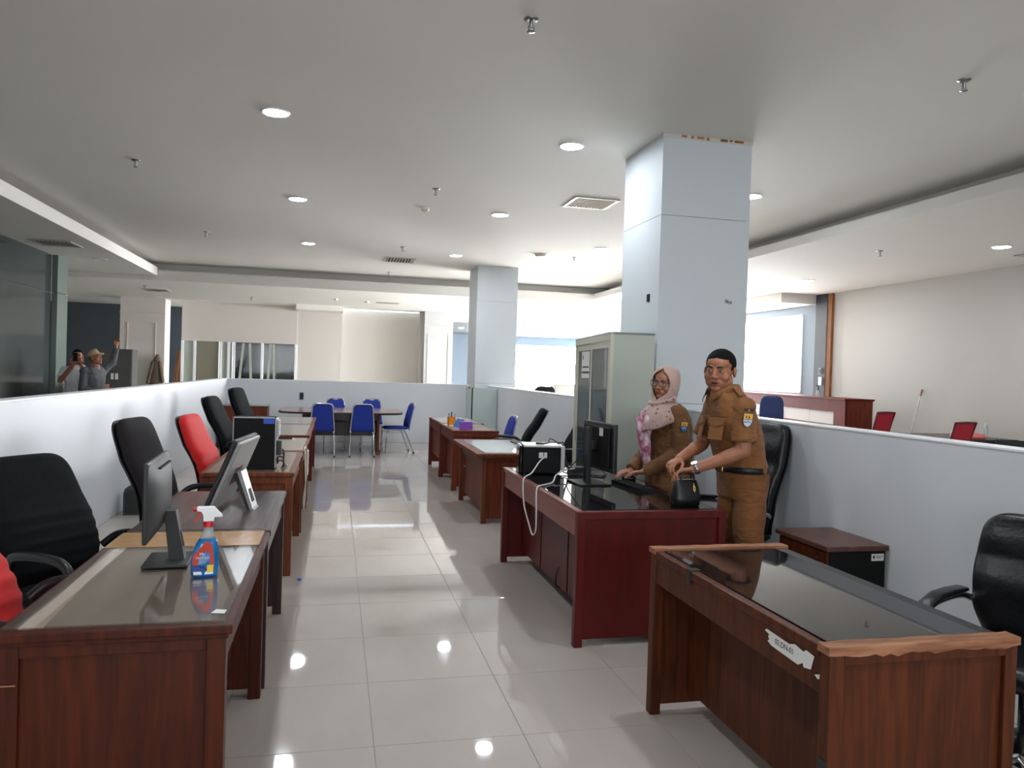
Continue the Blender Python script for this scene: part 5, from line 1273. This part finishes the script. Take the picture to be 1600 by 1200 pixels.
def woman():
    t = thing('person', 'woman in rose head scarf and glasses typing at the red mahogany desk', 'person', (2.47, 5.30, 0), D(-84))
    hc = Vector((.015, -.075, 1.490)); yaw = D(30)
    Hc = Matrix.Translation(hc) @ Matrix.Rotation(yaw, 4, 'Z') @ Matrix.Rotation(D(3), 4, 'X') @ Matrix.Rotation(D(7), 4, 'Y') @ Matrix.Diagonal((1.05, 1.02, 1.0, 1))
    ln = lambda z: -.10 * max(0, z - .95)
    RINGS = [(.80, .155, .115), (.88, .168, .125), (1.0, .140, .115), (1.12, .148, .125), (1.20, .155, .125), (1.27, .150, .100), (1.32, .110, .080), (1.36, .056, .056)]
    shL, elL, wrL = (.158, -.045, 1.265), (.205, -.035, .985), (.045, -.245, .832)
    shR, elR, wrR = (-.158, -.045, 1.265), (-.200, -.065, .985), (-.085, -.285, .826)
    b = MB(); b.loft([(0, ln(z), z, rx, ry) for z, rx, ry in RINGS], 28, 2.2)
    for s in (-1, 1): limb(b, [(s * .08, 0, .84), (s * .085, -.01, .46), (s * .085, .01, .08)], [.08, .055, .038]); b.ell((s * .085, -.05, .045), (.038, .10, .038))
    limb(b, [shL, elL, wrL], [.048, .040, .026]); limb(b, [shR, elR, wrR], [.048, .040, .026])
    hand(b, wrL, (-.35, -.90, -.12), (.1, -.2, -1), -1, .30, .92, .3); hand(b, wrR, (.10, -.95, -.14), (.0, -.15, -1), 1, .30, .92, .3)
    head_shapes(b, Hc, fem=True)
    part('body', solid(b, .0036, 2), 'skin_f', t)
    face_parts(t, Hc, 'skin_f', 'hair', fem=True)
    # jacket
    j = MB(); e = .026
    j.loft([(0, ln(z), z, rx + e, ry + e) for z, rx, ry in ((.66, .185, .145), (.74, .182, .142), (.84, .172, .132), (.95, .156, .124), (1.05, .150, .126), (1.15, .158, .130), (1.23, .160, .120), (1.29, .135, .092), (1.335, .07, .065))], 32, 2.3)
    for s0, e0, w0 in ((shL, elL, wrL), (shR, elR, wrR)):
        a, c, w = Vector(s0), Vector(e0), Vector(w0)
        j.ell(a, (.072, .072, .066)); j.tube([a, a.lerp(c, .5), c], [.070, .066, .062], 18); j.ell(c, (.064,) * 3); j.tube([c, c.lerp(w, .5), w - (w - c) * .02], [.062, .056, .050], 18)
    part('jacket', solid(j, .0065, 3, 'jacket', (.008, 13)), 'khaki_w', t)
    sk_ = MB(); sk_.loft([(0, .0, z, rx, ry) for z, rx, ry in ((.06, .20, .16), (.3, .20, .16), (.6, .192, .150), (.72, .190, .150), (.80, .17, .13))], 28, 2.2)
    part('skirt', solid(sk_, .01, 2, 'skirt', (.008, 9)), 'khaki_w', t)
    for s in (-1, 1): part('shoe', MB().ell((s * .085, -.06, .036), (.042, .12, .036), n=16, m=10), 'leather', t)
    shield(t, .247, -.048, 1.180, 1, (-.05, .10, -.10), .9, 'badgeblue')
    # head scarf: hood with a face opening, draped over the shoulders
    rows = [(.126, .004, .004, 0, .022), (.121, .036, .042, 0, .018), (.108, .064, .074, 0, .014), (.090, .080, .092, 16, .010), (.068, .090, .102, 34, .008), (.040, .095, .108, 44, .006), (.010, .097, .110, 48, .006), (-.022, .096, .108, 48, .006),
            (-.052, .092, .103, 44, .006), (-.078, .088, .098, 34, .006), (-.098, .086, .096, 20, .004), (-.112, .085, .096, 6, 0), (-.125, .086, .096, 0, 0), (-.150, .092, .100, 0, 0), (-.178, .112, .112, 0, 0), (-.205, .150, .130, 0, 0), (-.235, .188, .146, 0, 0), (-.270, .212, .160, 0, .0), (-.310, .220, .168, 0, -.002), (-.345, .216, .172, 0, -.004), (-.375, .206, .172, 0, -.006)]
    n = 60; vs = []; fs = []
    for k, (dz, rx, ry, om, oy) in enumerate(rows):
        u = max(0, min(1, (-.10 - dz) / .12)); ya = yaw * (1 - u); o_ = D(om)
        for q in range(n + 1):
            f = q / n; a = -PI / 2 + o_ + (2 * PI - 2 * o_) * f
            wr = 1 + (.035 * math.sin(9 * a + k * .7) + .02 * math.sin(17 * a)) * u
            x, y = rx * wr * math.cos(a), ry * wr * math.sin(a) + oy
            if dz < -.14: y -= .02 * u
            z = dz
            if dz < -.14:
                fr_ = (1 - math.sin(a)) / 2            # 1 at the front, 0 at the back
                z = -.14 + (dz + .14) * (.38 + .55 * fr_ ** 1.3); rr_ = .80 + .10 * fr_; x *= 1 - (1 - rr_) * u; y = y * (1 - (1 - rr_) * u * .6)
            p = Vector((x * math.cos(ya) - y * math.sin(ya), x * math.sin(ya) + y * math.cos(ya), z))
            if dz > -.13:   # follows the tilted head
                p = (Hc @ Vector((x, y, z))) - hc
            vs.append(p + hc)
    for k in range(len(rows) - 1):
        for q in range(n): fs.append((k * (n + 1) + q, k * (n + 1) + q + 1, (k + 1) * (n + 1) + q + 1, (k + 1) * (n + 1) + q))
    o = part('head_scarf', MB().add(vs, fs, True), 'scarf', t)
    o.modifiers.new('sub', 'SUBSURF').levels = 1; o.modifiers['sub'].render_levels = 1
    sd = o.modifiers.new('thick', 'SOLIDIFY'); sd.thickness = .005; sd.offset = 0
    # inner cap band and pink scarf end with brooch
    part('scarf_fold', MB().tube(bez([tuple(hc + Vector(p)) for p in ((-.10, -.03, -.135), (-.05, -.095, -.150), (.03, -.105, -.158), (.09, -.05, -.135), (.10, .03, -.11))], 6), .016, 10), 'scarf', t)
    en = MB(); 
    en.loft([(.015, -.200, .86, .034, .012), (.0, -.212, .92, .055, .020), (-.005, -.222, 1.02, .070, .028), (-.01, -.228, 1.12, .090, .034), (-.01, -.222, 1.20, .100, .036), (.0, -.200, 1.27, .085, .030), (0, -.17, 1.32, .04, .014)], 26, 2.2)
    en.cap((-.05, -.245, 1.20), .036, (-.03, -.235, 1.08), .026); en.cap((.05, -.235, 1.22), .03, (.035, -.235, 1.0), .022)
    part('scarf_end', solid(en, .006, 2, 'scarf_end', (.012, 16)), 'pinkscarf', t, False, 'pink floral end of the head scarf')
    part('brooch', MB().ell((.05, -.235, 1.27), (.010, .005, .004), n=10, m=6), 'chrome', t)
    # glasses
    rim = MB()
    for s in (-1, 1):
        rr = [(s * (.034 + x), -.104 + .10 * (abs(.034 + x) - .034) ** 1 * .35, z) for x, z in rrect(-.0265, .0265, -.020, .017, .010, 4)]
        rim.tube(rr, .0021, 6, closed=True)
        rim.tube([(s * .061, -.098, .012), (s * .075, -.075, .012), (s * .080, -.01, .008)], .0020, 6)
    rim.tube(bez([(-.0085, -.1045, .006), (0, -.108, .009), (.0085, -.1045, .006)], 4), .0020, 6)
    g = part('glasses', rim.xf(Hc), 'blackplastic', t, False, 'black framed glasses')
    for s in (-1, 1):
        part('lens', MB().prism([(s * (.034 + x * .96), z * .96) for x, z in rrect(-.0265, .0265, -.020, .017, .010, 4)], -.1035, -.1030).xf(Hc), 'lens', g)
    return t
M['lens'] = glassy('spectacle_lens', (250, 252, 252), .02, .06)
wom = woman()

# ------------------------------------------------------------ two distant men
def far_man(lab, loc, rz, J, shirt, trous, cap_=False, hz=1.56, fwd=-.03, sleeve=.75, pitch=0, yaw=0):
    t = thing('person', lab, 'person', loc, rz)
    Hc = Matrix.Translation((0, fwd, hz)) @ Matrix.Rotation(yaw, 4, 'Z') @ Matrix.Rotation(pitch, 4, 'X')
    b = MB(); R_ = [(.86, .15, .11), (.95, .165, .12), (1.1, .16, .12), (1.25, .178, .125), (1.34, .18, .11), (1.40, .145, .085), (1.44, .08, .07), (1.47, .06, .06)]
    b.loft([(0, 0, z, rx, ry) for z, rx, ry in R_], 24, 2.3)
    for s in (-1, 1): limb(b, [(s * .085, 0, .9), (s * .095, -.01, .5), (s * .10, .01, .08)], [.085, .06, .042]); b.ell((s * .10, -.05, .045), (.042, .11, .042))
    for k, (a, c, w, hd, pn, ts) in enumerate(J): limb(b, [a, c, w], [.055, .045, .03]); hand(b, w, hd, pn, ts, .6)
    head_shapes(b, Hc)
    part('body', solid(b, .006, 2), 'skin_m', t); face_parts(t, Hc, 'skin_m', 'hair')
    if cap_:
        part('hat', MB().ell((0, .018, .065), (.086, .104, .075), n=20, m=12).ell((0, -.0, .045), (.135, .150, .012), n=24, m=8).ell((0, -.01, .125), (.05, .06, .03), n=14, m=8).xf(Hc), 'straw', t)
    else: short_hair(t, Hc, 'hair', .074)
    sh = MB(); sh.loft([(0, 0, z, rx + .02, ry + .02) for z, rx, ry in [(.92, .165, .12)] + R_[2:7]], 26, 2.3)
    for (a, c, w, hd, pn, ts) in J:
        a, c, w = Vector(a), Vector(c), Vector(w); sh.ell(a, (.075,) * 3)
        if sleeve < 1: sh.tube([a, a.lerp(c, sleeve)], [.07, .076], 16)
        else: sh.tube([a, c], [.068, .06], 16); sh.ell(c, (.06,) * 3); sh.tube([c, c.lerp(w, .9)], [.06, .048], 16)
    part('shirt', solid(sh, .009, 2, 'shirt', (.01, 12)), shirt, t)
    tr = MB(); tr.loft([(0, 0, .80, .175, .125), (0, 0, .88, .18, .132), (0, 0, .95, .18, .132)], 26, 2.3)
    for s in (-1, 1): tr.tube([(s * .088, 0, .88), (s * .1, 0, .48), (s * .105, .01, .05)], [.098, .082, .075], 18)
    part('trousers', solid(tr, .011, 2, 'trousers'), trous, t)
    for s in (-1, 1): part('shoe', MB().ell((s * .105, -.055, .045), (.048, .125, .045), n=14, m=8), 'leather', t)
    part('belt', MB().loft([(0, 0, .925, .189, .142), (0, 0, .96, .189, .142)], 26, 2.3), 'leather', t)
    return t
M['whiteshirt'] = mat('white_shirt', (226, 228, 232), .8, var=.03); M['blacktrousers'] = mat('black_trousers', (22, 22, 25), .8)
M['greyuniform'] = khaki('grey_uniform', (84, 86, 90)); M['straw'] = mat('straw_hat', (186, 160, 130), .8, var=.1, scale=40)
far_man('distant man in a white shirt holding a phone up to his face', (-4.27, 14.25, 0), D(15),
        [((.18, 0, 1.34), (.22, -.20, 1.20), (.06, -.30, 1.44), (-.35, -.35, .8), (0, .9, .2), -1), ((-.18, 0, 1.34), (-.24, -.16, 1.17), (-.07, -.30, 1.42), (.4, -.35, .8), (0, .9, .2), 1)], 'whiteshirt', 'blacktrousers', hz=1.585)
far_man('distant man in a grey uniform and straw hat raising one arm', (-3.88, 13.75, 0), D(60),
        [((.18, 0, 1.34), (.33, -.06, 1.49), (.36, -.10, 1.77), (.0, -.2, 1), (-.3, -1, 0), -1), ((-.18, 0, 1.34), (-.24, -.02, 1.06), (.0, -.20, .96), (.8, -.5, -.1), (0, 0, -1), 1)], 'greyuniform', 'greyuniform', True, 1.56, -.03, 1.2, D(-18), D(10))
ph_ = solo('phone', MB().box(-4.23, -4.16, 13.87, 13.88, 1.50, 1.64, .004), 'blackmatte', 'dark phone held up by the distant man in white', 'phone', (-4.20, 13.87, 1.5))
bpy.context.view_layer.update()
